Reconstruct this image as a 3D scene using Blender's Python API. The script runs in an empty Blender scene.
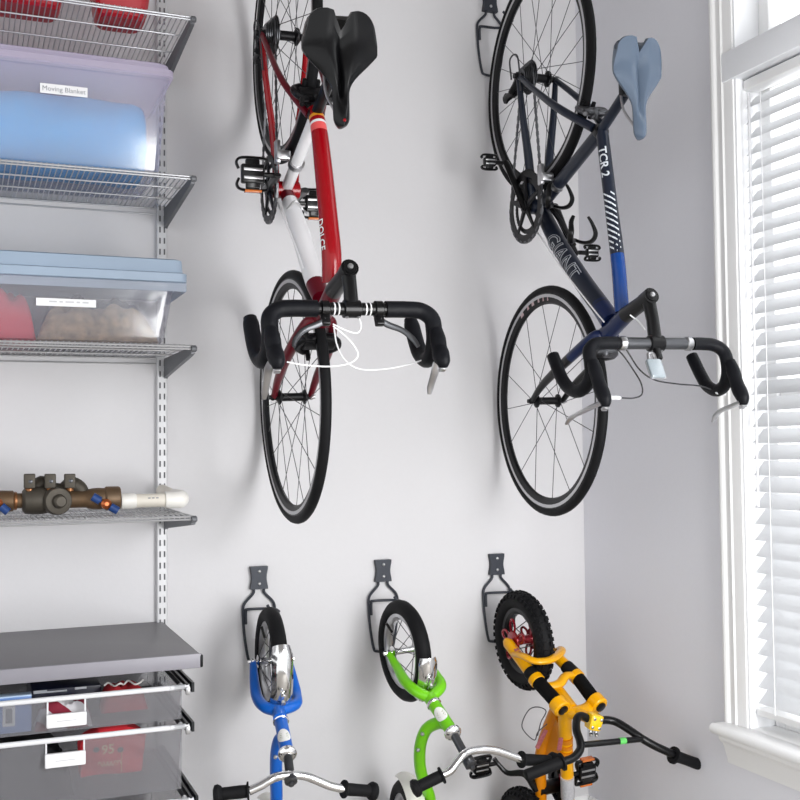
import bpy, math, random
from mathutils import Vector as V, Matrix
random.seed(7)
C = bpy.context.scene.collection
PI = math.pi
sin, cos = math.sin, math.cos

# ------------------------------------------------------------------ camera
CAMLOC = V((-1.919, -3.1, 1.32)); FPX = 1077.0
yaw, pitch, roll = math.radians(22.166), math.radians(2.394), math.radians(-0.561)
FW = V((sin(yaw)*cos(pitch), cos(yaw)*cos(pitch), sin(pitch)))
R0 = V((cos(yaw), -sin(yaw), 0)); U0 = R0.cross(FW)
RT = R0*cos(roll) + U0*sin(roll); UP = U0*cos(roll) - R0*sin(roll)
cd = bpy.data.cameras.new('camera'); cam = bpy.data.objects.new('camera', cd); C.objects.link(cam)
cd.sensor_width = 36; cd.lens = FPX/800*36; cd.clip_start = .05
cam.matrix_world = Matrix(((RT.x, UP.x, -FW.x, CAMLOC.x), (RT.y, UP.y, -FW.y, CAMLOC.y), (RT.z, UP.z, -FW.z, CAMLOC.z), (0, 0, 0, 1)))
bpy.context.scene.camera = cam

def ray(px, py): return FW + RT*((px-400)/FPX) - UP*((py-400)/FPX)
def pl(px, py, o, n):                       # surveyed pixel -> point of the plane (o, n)
    d = ray(px, py); return CAMLOC + d*((V(o)-CAMLOC).dot(n)/d.dot(n))
def PY(px, py, y): return pl(px, py, (0, y, 0), V((0, 1, 0)))
def PX(px, py, x): return pl(px, py, (x, 0, 0), V((1, 0, 0)))
def PZ(px, py, z): return pl(px, py, (0, 0, z), V((0, 0, 1)))

# ------------------------------------------------------------------ materials
def s2l(c): return tuple(((x/255)/12.92 if x/255 <= .04045 else ((x/255+.055)/1.055)**2.4) for x in c)
MATS = {}
def mat(name, rgb, rough=.5, metal=0, coat=0, vary=.06, scale=30, bump=0, alpha=1, emit=0, spec=.5, rgb2=None, trans=0):
    if name in MATS: return MATS[name]
    m = bpy.data.materials.new(name); m.use_nodes = True; nt = m.node_tree; b = nt.nodes['Principled BSDF']
    c = s2l(rgb)
    tc = nt.nodes.new('ShaderNodeTexCoord'); nz = nt.nodes.new('ShaderNodeTexNoise'); nz.inputs['Scale'].default_value = scale
    nz.inputs['Detail'].default_value = 3
    nt.links.new(tc.outputs['Object'], nz.inputs['Vector'])
    mx = nt.nodes.new('ShaderNodeMix'); mx.data_type = 'RGBA'
    c2 = s2l(rgb2) if rgb2 else tuple(min(1, x*(1+vary)) for x in c)
    c1 = c if rgb2 else tuple(x*(1-vary) for x in c)
    mx.inputs[6].default_value = (*c1, 1); mx.inputs[7].default_value = (*c2, 1)
    nt.links.new(nz.outputs['Fac'], mx.inputs[0]); nt.links.new(mx.outputs[2], b.inputs['Base Color'])
    b.inputs['Roughness'].default_value = rough; b.inputs['Metallic'].default_value = metal
    b.inputs['Coat Weight'].default_value = coat; b.inputs['Coat Roughness'].default_value = .08
    b.inputs['Specular IOR Level'].default_value = spec
    b.inputs['Alpha'].default_value = alpha
    if trans:
        b.inputs['Subsurface Weight'].default_value = 0
    if emit:
        b.inputs['Emission Color'].default_value = (*c, 1); b.inputs['Emission Strength'].default_value = emit
    if bump:
        bp = nt.nodes.new('ShaderNodeBump'); bp.inputs['Strength'].default_value = bump; bp.inputs['Distance'].default_value = .004
        nt.links.new(nz.outputs['Fac'], bp.inputs['Height']); nt.links.new(bp.outputs['Normal'], b.inputs['Normal'])
    MATS[name] = m
    return m
def see_through(name, rgb, opacity, rough=.3, gloss=.08):
    """thin sheet plastic / glass: part clear, part tinted, a weak gloss"""
    if name in MATS: return MATS[name]
    m = bpy.data.materials.new(name); m.use_nodes = True; nt = m.node_tree
    for n in list(nt.nodes): nt.nodes.remove(n)
    out = nt.nodes.new('ShaderNodeOutputMaterial'); tr = nt.nodes.new('ShaderNodeBsdfTransparent')
    df = nt.nodes.new('ShaderNodeBsdfDiffuse'); df.inputs[0].default_value = (*s2l(rgb), 1)
    tl = nt.nodes.new('ShaderNodeBsdfTranslucent'); tl.inputs[0].default_value = (*s2l(rgb), 1)
    ad = nt.nodes.new('ShaderNodeMixShader'); ad.inputs[0].default_value = .35
    nt.links.new(df.outputs[0], ad.inputs[1]); nt.links.new(tl.outputs[0], ad.inputs[2])
    nz = nt.nodes.new('ShaderNodeTexNoise'); nz.inputs['Scale'].default_value = 6
    mr = nt.nodes.new('ShaderNodeMapRange'); mr.inputs[3].default_value = opacity*.9; mr.inputs[4].default_value = min(1, opacity*1.1)
    nt.links.new(nz.outputs['Fac'], mr.inputs[0])
    mx = nt.nodes.new('ShaderNodeMixShader'); nt.links.new(mr.outputs[0], mx.inputs[0])
    nt.links.new(tr.outputs[0], mx.inputs[1]); nt.links.new(ad.outputs[0], mx.inputs[2])
    gl = nt.nodes.new('ShaderNodeBsdfGlossy'); gl.inputs['Roughness'].default_value = rough
    m2 = nt.nodes.new('ShaderNodeMixShader'); m2.inputs[0].default_value = gloss
    nt.links.new(mx.outputs[0], m2.inputs[1]); nt.links.new(gl.outputs[0], m2.inputs[2]); nt.links.new(m2.outputs[0], out.inputs[0])
    MATS[name] = m
    return m

# ------------------------------------------------------------------ mesh builder (all coordinates in world space)
def spl(pts, k=6, closed=False):
    """Catmull-Rom through pts"""
    P = [V(p) for p in pts]; n = len(P)
    if n < 3: return P
    out = []
    for i in range(n if closed else n-1):
        p1, p2 = P[i], P[(i+1) % n]
        p0 = P[i-1] if (i > 0 or closed) else p1*2-p2
        p3 = P[(i+2) % n] if (i+2 < n or closed) else p2*2-p1
        for j in range(k):
            t = j/k
            out.append(.5*((2*p1)+(p2-p0)*t+(2*p0-5*p1+4*p2-p3)*t*t+(3*p1-p0-3*p2+p3)*t**3))
    if not closed: out.append(P[-1])
    return out
def lerpr(rs, n):
    m = len(rs)
    if m == 1: return [rs[0]]*n
    o = []
    for i in range(n):
        f = i/(n-1)*(m-1); a = min(int(f), m-2); o.append(rs[a]+(rs[a+1]-rs[a])*(f-a))
    return o
def frame_of(a):
    a = V(a).normalized(); h = V((0, 0, 1)) if abs(a.z) < .9 else V((1, 0, 0))
    e1 = h.cross(a).normalized(); return e1, a.cross(e1), a

class MB:
    def __init__(s): s.v = []; s.f = []; s.m = []; s.mi = 0
    def add(s, vs, fs):
        o = len(s.v); s.v += [V(p) for p in vs]
        for f in fs: s.f.append([i+o for i in f]); s.m.append(s.mi)
        return s
    def rings(s, rings, closed=False, caps=True):
        n = len(rings[0]); vs = [p for r in rings for p in r]; fs = []; m = len(rings)
        for i in range(m if closed else m-1):
            a, b = i*n, ((i+1) % m)*n
            for j in range(n): fs.append([a+j, a+(j+1) % n, b+(j+1) % n, b+j])
        if caps and not closed:
            fs.append(list(range(n-1, -1, -1))); fs.append([(m-1)*n+j for j in range(n)])
        return s.add(vs, fs)
    def tube(s, pts, r, n=10, closed=False, caps=True, flat=1, up=None):
        P = [V(p) for p in pts]; m = len(P); rs = lerpr(r if isinstance(r, (list, tuple)) else [r], m)
        T = []
        for i in range(m):
            a = P[(i-1) % m] if (i > 0 or closed) else P[i]; b = P[(i+1) % m] if (i < m-1 or closed) else P[i]
            T.append((b-a).normalized())
        e = V(up) if up is not None else frame_of(T[0])[0]
        R = []
        for i in range(m):
            e = (e-T[i]*e.dot(T[i]))
            e = e.normalized() if e.length > 1e-6 else frame_of(T[i])[0]
            g = T[i].cross(e)
            R.append([P[i]+(e*cos(2*PI*j/n)+g*(sin(2*PI*j/n)*flat))*rs[i] for j in range(n)])
        return s.rings(R, closed, caps)
    def lathe(s, o, a, prof, n=20, caps=True):
        e1, e2, a = frame_of(a); o = V(o)
        return s.rings([[o+a*t+(e1*cos(2*PI*j/n)+e2*sin(2*PI*j/n))*r for j in range(n)] for t, r in prof], False, caps)
    def ring(s, c, nrm, prof, n=72, closedprof=True):
        """sweep profile [(radius, axial)] round the axis"""
        e1, e2, a = frame_of(nrm); c = V(c); R = []
        for j in range(n):
            d = e1*cos(2*PI*j/n)+e2*sin(2*PI*j/n)
            R.append([c+d*r+a*t for r, t in prof])
        return s.rings(R, True)
    def box(s, lo, hi, b=0):
        x0, y0, z0 = lo; x1, y1, z1 = hi
        return s.obox(V(((x0+x1)/2, (y0+y1)/2, (z0+z1)/2)), V((1, 0, 0)), V((0, 1, 0)), V((0, 0, 1)), (x1-x0)/2, (y1-y0)/2, (z1-z0)/2, b)
    def obox(s, c, X, Y, Z, hx, hy, hz, b=0):
        c = V(c); b = min(b, hx*.9, hy*.9, hz*.9)
        if b <= 0:
            vs = [c+X*(hx*i)+Y*(hy*j)+Z*(hz*k) for k in (-1, 1) for j in (-1, 1) for i in (-1, 1)]
            return s.add(vs, [[0, 2, 3, 1], [4, 5, 7, 6], [0, 1, 5, 4], [2, 6, 7, 3], [0, 4, 6, 2], [1, 3, 7, 5]])
        R = []
        def loop(ix, iy, z, k):
            o = []
            for (sx, sy) in ((1, 1), (-1, 1), (-1, -1), (1, -1)):
                for q in range(4):
                    an = math.atan2(sy, sx)-PI/4+q/3*PI/2
                    o.append(c+X*(sx*(hx-b)+cos(an)*(b-k))+Y*(sy*(hy-b)+sin(an)*(b-k))+Z*z)
            return o
        R = [loop(0, 0, -hz, b*.8), loop(0, 0, -hz+b*.35, b*.2), loop(0, 0, -hz+b, 0), loop(0, 0, hz-b, 0), loop(0, 0, hz-b*.35, b*.2), loop(0, 0, hz, b*.8)]
        return s.rings(R)
    def prism(s, poly, o, X, Y, N, d):
        """2-D outline in (X,Y) extruded by +-d/2 along N"""
        o = V(o); n = len(poly)
        A = [o+X*x+Y*y-N*(d/2) for x, y in poly]; B = [o+X*x+Y*y+N*(d/2) for x, y in poly]
        return s.add(A+B, [list(range(n-1, -1, -1)), [n+i for i in range(n)]]+[[i, (i+1) % n, n+(i+1) % n, n+i] for i in range(n)])
    def ball(s, c, r, n=12, sc=(1, 1, 1)):
        R = []
        for i in range(n//2+1):
            th = PI*i/(n//2); rr = max(1e-4, sin(th))
            R.append([V(c)+V((sc[0]*r*rr*cos(2*PI*j/n), sc[1]*r*rr*sin(2*PI*j/n), -sc[2]*r*cos(th))) for j in range(n)])
        return s.rings(R, False, False)
    def text(s, body, size, fn, bold=.0, align='CENTER'):
        cu = bpy.data.curves.new('t', 'FONT'); cu.body = body; cu.size = size; cu.align_x = align; cu.align_y = 'CENTER'; cu.offset = bold*size
        cu.resolution_u = 3
        ob = bpy.data.objects.new('t', cu); C.objects.link(ob)
        dg = bpy.context.evaluated_depsgraph_get(); me = bpy.data.meshes.new_from_object(ob.evaluated_get(dg))
        import bmesh
        bm = bmesh.new(); bm.from_mesh(me)                 # cut into fine strips so that the letters bend round tubes
        for k in range(-9, 10):
            bmesh.ops.bisect_plane(bm, geom=bm.verts[:]+bm.edges[:]+bm.faces[:], plane_co=(0, k*size*.06, 0), plane_no=(0, 1, 0))
        bm.to_mesh(me); bm.free()
        s.add([fn(p.co.x, p.co.y) for p in me.vertices], [list(p.vertices) for p in me.polygons])
        bpy.data.objects.remove(ob); bpy.data.meshes.remove(me); bpy.data.curves.remove(cu)
        return s
    def build(s, name, mats, parent=None, smooth=35, origin=None):
        me = bpy.data.meshes.new(name)
        if parent is not None: org = base_of(parent)
        elif origin is not None: org = V(origin)
        else:
            lo = [min(p[i] for p in s.v) for i in range(3)]; hi = [max(p[i] for p in s.v) for i in range(3)]
            org = V(((lo[0]+hi[0])/2, (lo[1]+hi[1])/2, lo[2]))
        me.from_pydata([p-org for p in s.v], [], s.f); 
        for m in (mats if isinstance(mats, (list, tuple)) else [mats]): me.materials.append(m)
        me.polygons.foreach_set('material_index', s.m)
        import bmesh
        bm = bmesh.new(); bm.from_mesh(me); bmesh.ops.recalc_face_normals(bm, faces=bm.faces); bm.to_mesh(me); bm.free()
        if smooth:
            me.polygons.foreach_set('use_smooth', [True]*len(me.polygons)); me.set_sharp_from_angle(angle=math.radians(smooth))
        me.update()
        o = bpy.data.objects.new(name, me); C.objects.link(o)
        if parent is not None: o.parent = parent
        else: o.location = org
        BASE[o.name] = org
        return o
BASE = {}
def base_of(o): return BASE[o.name]
def tag(o, label=None, cat=None, group=None, kind=None):
    if label: o['label'] = label
    if cat: o['category'] = cat
    if group: o['group'] = group
    if kind: o['kind'] = kind
    return o
def thing(name, loc, label=None, cat=None, group=None, kind=None):
    o = bpy.data.objects.new(name, None); C.objects.link(o); o.location = loc; o.empty_display_size = .05
    BASE[o.name] = V(loc); return tag(o, label, cat, group, kind)
def dup(root, loc, label, group):
    r = root.copy(); C.objects.link(r); r.location = loc; BASE[r.name] = V(loc); r['label'] = label; r['group'] = group
    for ch in list(root.children):
        c = ch.copy(); C.objects.link(c); c.parent = r
        for g in ch.children:
            d = g.copy(); C.objects.link(d); d.parent = c
    return r
def tubeobj(name, pts, r, m, parent, n=10, k=0, **kw):
    return MB().tube(spl(pts, k) if k else pts, r, n, **kw).build(name, m, parent)

# palette
M = dict(
 wall=mat('wall_paint', (214, 213, 215), .75, vary=.012, scale=90, bump=.05),
 wallr=mat('wall_paint_brightened', (228, 228, 234), .75, vary=.012, scale=90, bump=.05),  # copy of the wall paint, colour raised to stand in for light
 trim=mat('trim_white', (240, 240, 240), .4, vary=.01, scale=12),
 ceil=mat('ceiling_greyed', (150, 147, 145), .8, vary=.01),  # unseen ceiling, greyed so the back wall darkens towards its top
 floor=mat('floor_beige', (170, 164, 156), .6, vary=.08, scale=8),
 rubber=mat('tyre_rubber', (20, 20, 22), .62, spec=.15, vary=.15, scale=60, bump=.1),
 black=mat('black_gloss', (9, 9, 11), .3, coat=.12, spec=.25, vary=.1),
 bmetal=mat('black_metal', (16, 16, 19), .4, metal=.2, spec=.25, vary=.1),
 tape=mat('bar_tape', (14, 15, 20), .5, spec=.18, vary=.12, scale=80, bump=.2),
 chrome=mat('chrome', (225, 225, 225), .12, metal=1, vary=.03),
 silver=mat('silver_metal', (190, 190, 192), .3, metal=1, vary=.05),
 steel=mat('dark_steel', (92, 93, 96), .35, metal=.9, vary=.08),
 spoke=mat('spoke_steel', (70, 70, 72), .4, metal=.6, vary=.05),
 white=mat('white_paint', (236, 236, 238), .3, coat=.4, vary=.01),
 wcable=mat('white_cable', (238, 238, 240), .4, vary=.01),
 bcable=mat('black_cable', (40, 40, 44), .45),
 red=mat('red_paint', (144, 2, 15), .25, coat=.3, spec=.25, vary=.05, scale=8),
 dred=mat('dark_red_paint', (92, 4, 22), .28, coat=.25, spec=.25, vary=.05, scale=8),
 hook=mat('hook_grey', (58, 61, 68), .45, metal=.2, spec=.25, vary=.08),
 orange=mat('reflector_orange', (205, 110, 40), .25, coat=.5),
)
# ------------------------------------------------------------------ the room
H = 3.05
def slab(name, lo, hi, m, b=0): return tag(MB().box(lo, hi, b).build(name, m, smooth=0), kind='structure')
slab('floor', (-4, -5, -.06), (.2, .12, 0), M['floor'])
slab('ceiling', (-4, -5, H), (.2, .12, H+.06), M['ceil'])
slab('wall_back', (-4, 0, 0), (.14, .12, H), M['wall'])
# right wall with the window opening
YA, YB = -.795, -1.72          # opening between these
ZB, ZT = .571, 2.95
w = MB()
w.box((0, YA, 0), (.14, 0, H)); w.box((0, -5, 0), (.14, YB, H)); w.box((0, YB, 0), (.14, YA, ZB)); w.box((0, YB, ZT), (.14, YA, H))
tag(w.build('wall_right', M['wallr'], smooth=0), kind='structure')
BT = .165
def baseboard(name, a, b, n):
    a, b, n = V(a), V(b), V(n); m = MB()
    prof = [(0, 0), (.016, 0), (.016, BT-.035), (.011, BT-.022), (.012, BT-.012), (.005, BT), (0, BT)]
    m.rings([[p+n*x+V((0, 0, z)) for x, z in prof] for p in (a, b)])
    tag(m.build(name, M['trim'], smooth=0), kind='structure')
baseboard('baseboard_back', (-4, 0, 0), (0, 0, 0), (0, -1, 0))
baseboard('baseboard_right', (0, -.016, 0), (0, -5, 0), (-1, 0, 0))

# window: casing, sill, apron, sashes, panes, blind
YO = -.720                                    # outer edge of the casing
win = thing('window_1', (0, (YA+YB)/2, ZB), kind='structure')
def casing_profile(y0, y1):                   # (x, y) outline of the moulded casing seen from above
    d = y1-y0
    return [(0, y0), (-.020, y0), (-.022, y0+d*.10), (-.020, y0+d*.18), (-.014, y0+d*.26), (-.013, y0+d*.46), (-.017, y0+d*.52), (-.013, y0+d*.58), (-.012, y0+d*.84), (-.010, y0+d), (0, y0+d)]
m = MB()
for y0, y1 in ((YO, YA-.004), (YB-.075, YB)):
    pr = casing_profile(y0, y1)
    m.rings([[V((x, y, z)) for x, y in pr] for z in (.571, ZT+.08)])
m.box((-.02, YB, ZT), (0, YA, ZT+.08))
m.build('casing', M['trim'], win, smooth=20)
m = MB()                                       # jamb lining
for y0, y1 in ((YA-.012, YA), (YB, YB+.012)): m.box((-.006, y0, ZB), (.135, y1, ZT))
m.box((-.006, YB, ZT-.012), (.135, YA, ZT)); 
m.build('jamb', mat('jamb_white', (240, 241, 243), .5, vary=.01), win, smooth=0)
zmt, zmb = 2.372, 2.292                        # mullion board between transom and sash
m = MB(); m.box((-.016, YB-.06, zmb), (.1, YA+.035, zmt), .004)
m.build('mullion', mat('mullion_white', (246, 248, 252), .45, vary=.01), win)
m = MB(); m.tube([(-.055, YO+.002, .558), (-.055, YB-.12, .558)], .0135, 12)
m.box((-.055, YB-.12, .545), (.0, YO+.002, .571), .002)
m.box((-.004, YB+.014, .556), (.1, YA-.014, .5712), .001)
m.build('sill', M['trim'], win)
ap = [(0, .545, 0), (-.05, .545, 0), (-.048, .532, .004), (-.042, .524, .012), (-.036, .520, .014), (-.030, .508, .020), (-.024, .490, .027), (-.019, .476, .033), (-.017, .465, .036), (0, .465, .036)]
m = MB(); m.rings([[V((x, YO-.012+i*.1, z)) for x, z, i in ap], [V((x, YB-.1+i, z)) for x, z, i in ap]])
m.build('apron', M['trim'], win, smooth=20)
m = MB()                                       # sash frames
XS = .075
for z0, z1 in ((ZB, zmb), (zmt, ZT)):
    m.box((XS, YA-.05, z0), (XS+.045, YA-.012, z1), .003); m.box((XS, YB+.012, z0), (XS+.045, YB+.05, z1), .003)
    m.box((XS, YB+.05, z0), (XS+.045, YA-.05, z0+.05), .003); m.box((XS, YB+.05, z1-.03), (XS+.045, YA-.05, z1), .003)
m.box((XS+.01, YB+.05, 1.43), (XS+.04, YA-.05, 1.48), .003)
m.build('sash', M['trim'], win)
glass = see_through('window_glass', (235, 240, 245), .04, .02, .05)
for z0, z1 in ((ZB+.05, zmb-.03), (zmt+.05, ZT-.03)):
    m = MB(); m.box((XS+.02, YB+.05, z0), (XS+.024, YA-.05, z1)); m.build('pane', glass, win, smooth=0)

# the blind
bmat = bpy.data.materials.new('blind_slat'); bmat.use_nodes = True; nt = bmat.node_tree; b = nt.nodes['Principled BSDF']
b.inputs['Base Color'].default_value = (.74, .75, .77, 1); b.inputs['Roughness'].default_value = .45
tl = nt.nodes.new('ShaderNodeBsdfTranslucent'); tl.inputs[0].default_value = (.9, .9, .9, 1)
nz = nt.nodes.new('ShaderNodeTexNoise'); nz.inputs['Scale'].default_value = 20
mr = nt.nodes.new('ShaderNodeMapRange'); mr.inputs[3].default_value = .44; mr.inputs[4].default_value = .52; nt.links.new(nz.outputs['Fac'], mr.inputs[0])
mx = nt.nodes.new('ShaderNodeMixShader'); nt.links.new(mr.outputs[0], mx.inputs[0]); nt.links.new(b.outputs[0], mx.inputs[1]); nt.links.new(tl.outputs[0], mx.inputs[2])
nt.links.new(mx.outputs[0], nt.nodes['Material Output'].inputs[0])
XB = .036
yb0, yb1 = YB+.018, YA-.018
bl = thing('window_blind', (XB, (yb0+yb1)/2, .62), 'white wide-slat blind lowered over the lower window sash', 'blind')
m = MB(); z = .655; pitch_s = .0425
ang = math.radians(46)
while z < zmb-.045:
    dx, dz = cos(ang)*.025, sin(ang)*.025
    pts = []
    for t in (-1, -.5, 0, .5, 1): pts.append((XB-dx*t+.003*(1-t*t)*sin(ang), z-dz*t+.003*(1-t*t)*cos(ang)))
    th = (sin(ang)*.0017, cos(ang)*.0017)
    out = [(x+th[0], q+th[1]) for x, q in pts]+[(x-th[0], q-th[1]) for x, q in reversed(pts)]
    m.rings([[V((x, y, q)) for x, q in out] for y in (yb0, yb1)]); z += pitch_s
m.build('slat_panel', bmat, bl, smooth=30)
m = MB(); m.box((XB-.026, yb0, .606), (XB+.026, yb1, .624), .004); m.build('bottom_rail', M['trim'], bl)
m = MB(); m.box((XB-.022, yb0, zmb-.034), (XB+.028, yb1, zmb-.006), .004); m.build('head_rail', M['trim'], bl)
for y in (yb1-.07, (yb0+yb1)/2, yb0+.07):
    MB().tube([(XB-.026, y, .62), (XB-.026, y, zmb-.05)], .0012, 5).build('ladder_cord', M['wcable'], bl)
MB().tube([(XB-.03, yb1-.03, 1.15), (XB-.03, yb1-.03, zmb-.05)], .004, 6).build('tilt_wand', see_through('clear_wand', (235, 235, 238), .5), bl)

# ------------------------------------------------------------------ wall hooks
_h = PY(258, 566, 0); HKX, HKZ = _h.x, _h.z; HKD = (PY(495, 556, 0).x-HKX)/2
def make_hook(loc):
    x, y, z = loc                     # top centre of the back plate on the wall
    t = thing('bike_hook', loc)
    m = MB(); n = 12; poly = []
    W2 = .026; Hh = .066
    for i in range(n+1):
        s = i/n; poly.append((W2*(1-.17*sin(PI*s)**2), -Hh*s))
    poly += [(-a, b) for a, b in reversed(poly)]
    m.prism(poly, (x, y-.008, z), V((1, 0, 0)), V((0, 0, 1)), V((0, 1, 0)), .016)
    m.build('plate', M['hook'], t, smooth=25)
    for dz in (-.014, -.05):
        MB().lathe((x, y-.016, z+dz), (0, -1, 0), [(0, .005), (.002, .0045), (.0035, .002)], 10).build('screw', M['silver'], t)
    r = .0042
    A = [(x-.016, y-.008, z-.062), (x-.017, y-.008, z-.078), (x-.044, y-.008, z-.108), (x-.047, y-.008, z-.14), (x-.043, y-.008, z-.2), (x-.033, y-.008, z-.262), (x-.022, y-.008, z-.276), (x+.02, y-.008, z-.276), (x+.032, y-.008, z-.262), (x+.043, y-.008, z-.2), (x+.047, y-.008, z-.14), (x+.044, y-.008, z-.108), (x+.017, y-.008, z-.078), (x+.016, y-.008, z-.062)]
    MB().tube(spl(A, 5), r, 8).build('wire_frame', M['hook'], t)
    B = [(x-.040, y-.012, z-.165), (x-.040, y-.012, z-.128), (x-.036, y-.016, z-.122), (x+.01, y-.02, z-.122), (x+.036, y-.035, z-.122), (x+.038, y-.085, z-.122), (x+.03, y-.1, z-.12), (x+.01, y-.105, z-.114), (x+.0, y-.1, z-.10)]
    MB().tube(spl(B, 5), r, 8).build('hook_arm', M['hook'], t)
    return t
HG = 'grey wall hooks for the bikes'
hk = make_hook((HKX, 0, HKZ)); tag(hk, 'grey wire wall hook holding up the blue balance bike', 'wall hook', HG)
dup(hk, (HKX+HKD, 0, HKZ), 'grey wire wall hook holding the front wheel of the green bike', HG)
dup(hk, (HKX+2*HKD, 0, HKZ), 'grey wire wall hook holding the front wheel of the yellow bike', HG)
h2 = PY(488.5, -7, 0)
dup(hk, (h2.x, 0, h2.z), 'grey wire wall hook beside the rear wheel of the navy road bike', HG)
# ------------------------------------------------------------------ bicycle parts shared by all bikes
def make_wheel(parent, c, n, R, tw, rim_d, rim_w, rim_m, ns, hub, hub_m, spoke_r=.0011, cross=1.0, track=None, knob=0, tyre_m=None, start=0., fl=None):
    """wheel in the plane through c with axis n; hub = profile [(axial, r)]; fl = (axial, radius) of flanges"""
    c = V(c); e1, e2, n = frame_of(n); r = tw/2
    Rr = R-tw*.92                                        # rim outer radius
    m = MB(); hw = rim_w/2
    m.ring(c, n, [(Rr+.003, hw), (Rr-rim_d*.45, hw*1.0), (Rr-rim_d*.85, hw*.62), (Rr-rim_d, 0), (Rr-rim_d*.85, -hw*.62), (Rr-rim_d*.45, -hw), (Rr+.003, -hw), (Rr-.002, 0)], 72)
    if track:
        m.mi = 1
        for s in (-1, 1): m.ring(c, n, [(Rr-.001, s*(hw+.0002)), (Rr-.001, s*(hw+.0008)), (Rr-.010, s*(hw+.0008)), (Rr-.010, s*(hw+.0002))], 72)
    wh = m.build('wheel', [rim_m, track or rim_m], parent)
    m = MB(); k = 12
    prof = [(R-r+r*cos(2*PI*j/k), r*.98*sin(2*PI*j/k)) for j in range(k)]
    m.ring(c, n, prof, 72)
    if knob:
        nk = knob
        for i in range(nk):
            for s in (-1, -.35, .35, 1):
                a = 2*PI*(i+(.5 if abs(s) < .5 else 0))/nk; d = e1*cos(a)+e2*sin(a); tg = -e1*sin(a)+e2*cos(a)
                ph = s*math.radians(58); N = d*cos(ph)+n*sin(ph); S = n*cos(ph)-d*sin(ph)
                m.obox(c+d*(R-r)+N*(r+.001), tg, S, N, .0055, .0055, .003, 0)
    m.build('tyre', tyre_m or M['rubber'], wh)
    MB().lathe(c, n, hub, 18).build('hub', hub_m, wh)
    fa, fr = fl
    for i in range(ns):
        a = 2*PI*i/ns+start; s = 1 if i % 2 else -1
        b = a+cross*(1 if (i//2) % 2 else -1)
        p = c+n*(s*fa)+(e1*cos(b)+e2*sin(b))*fr; q = c+(e1*cos(a)+e2*sin(a))*(Rr-rim_d*.9)
        MB().tube([p, q], spoke_r, 5).build('spoke', M['spoke'], wh, smooth=60)
    return wh

def make_saddle(parent, tail, nose, vup, hw, thick, m, groove=.012, notch=.02, name='saddle', nw=.019, rails=True, cut=None):
    tail, nose = V(tail), V(nose); u = (nose-tail); L = u.length; u.normalize(); vup = (V(vup)-u*V(vup).dot(u)).normalized(); w = u.cross(vup)
    mb = MB(); NS = 26; K = 36; R = []
    def half(s):
        if s < .30: return hw*(.90+.10*sin(min(1, s/.26)*PI/2))
        t = (s-.30)/.70; f = 1-t
        base = nw+(hw-nw)*max(0, (cos(min(1, t/S_BODY.get('waist', .60))*PI)+1)/2)**1.15
        return base*(1 if s < .90 else math.sqrt(max(.02, 1-((s-.90)/.10)**2*.98)))
    SS = [i/NS for i in range(NS+1)]; SS = SS[:1]+[.015, .03]+SS[1:-2]+[.93, .955, .975, .988, .996, 1]
    for s in SS:
        h = half(s); ring = []
        for j in range(K):
            a = 2*PI*j/K; x = cos(a); y = sin(a)
            ww = h*(abs(x)**.75)*(1 if x > 0 else -1)
            top = y > -1e-6
            q = ww/max(h, 1e-4)
            if top:
                vv = .006*(1-q*q)+(-.012*q*q) - groove*math.exp(-(ww/.0085)**2)*(1 if s < .72 else max(0, 1-(s-.72)/.15))
                vv += .012*max(0, (.25-s)/.25)
            else:
                vv = -thick*(.35+.65*abs(y))*(.55+.45*min(1, h/hw))
            if s in (0, 1): vv = vv*.55-.006
            lq = min(1, abs((abs(q)-.5)/.5)); sh = notch*(1-math.sqrt(max(0, 1-lq**2.2)))*max(0, 1-s/.4)
            ring.append(tail+u*(s*L+sh)+w*ww+vup*vv)
        R.append(ring)
    mb.rings(R)
    sd = mb.build(name, m, parent, smooth=60)
    if rails:
        for sgn in (-1, 1):
            p = [(.12, .022, -thick*.7), (.25, .022, -thick-.012), (.62, .022, -thick-.012), (.86, .008, -thick*.6)]
            MB().tube(spl([tail+u*(a*L)+w*(sgn*b)+vup*c for a, b, c in p], 5), .0035, 8).build('rail', M['silver'], sd)
    return sd

S_BODY = {}
def make_pedal(parent, c, axis, fwd, body_m, refl=True, size=(.09, .075, .022), cage_m=None, inward=1):
    """c = centre, axis = spindle direction pointing outwards, fwd = across"""
    c = V(c); a = V(axis).normalized(); f = (V(fwd)-a*V(fwd).dot(a)).normalized(); t = a.cross(f)
    L, Wd, T = size; m = MB()
    m.tube([c-a*(L*.78), c-a*(L*.25)], .0065, 8)
    for s in (-1, 1):
        pts = [c-a*(L*.36)+f*(s*.012), c-a*(L*.42)+f*(s*Wd*.42), c-a*(L*.30)+f*(s*Wd*.5), c+a*(L*.30)+f*(s*Wd*.5), c+a*(L*.46)+f*(s*Wd*.36), c+a*(L*.40)+f*(s*.012)]
        m.tube(spl(pts, 4), T*.30, 6, flat=.5)
    pd = m.build('pedal', cage_m or body_m, parent)
    bd = MB().obox(c, a, f, t, L*.33, Wd*.30, T*.40, .004); bd.obox(c, a, f, t, L*.20, Wd*.46, T*.30, .003); bd.build('pedal_body', S_BODY.get('m') or body_m, pd)
    m = MB()
    for k in (-1, 1): m.obox(c+f*(k*Wd*.13), a, f, t, L*.27, Wd*.045, T*.44, .001)
    m.build('pedal_plate', M['silver'], pd)
    if refl:
        for s in (refl if isinstance(refl, tuple) else (-1, 1)):
            MB().obox(c+f*(s*(Wd*.5+T*.14)), a, t, f, L*.24, T*.32, .003, .001).build('reflector', M['orange'], pd)
    return pd

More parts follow.
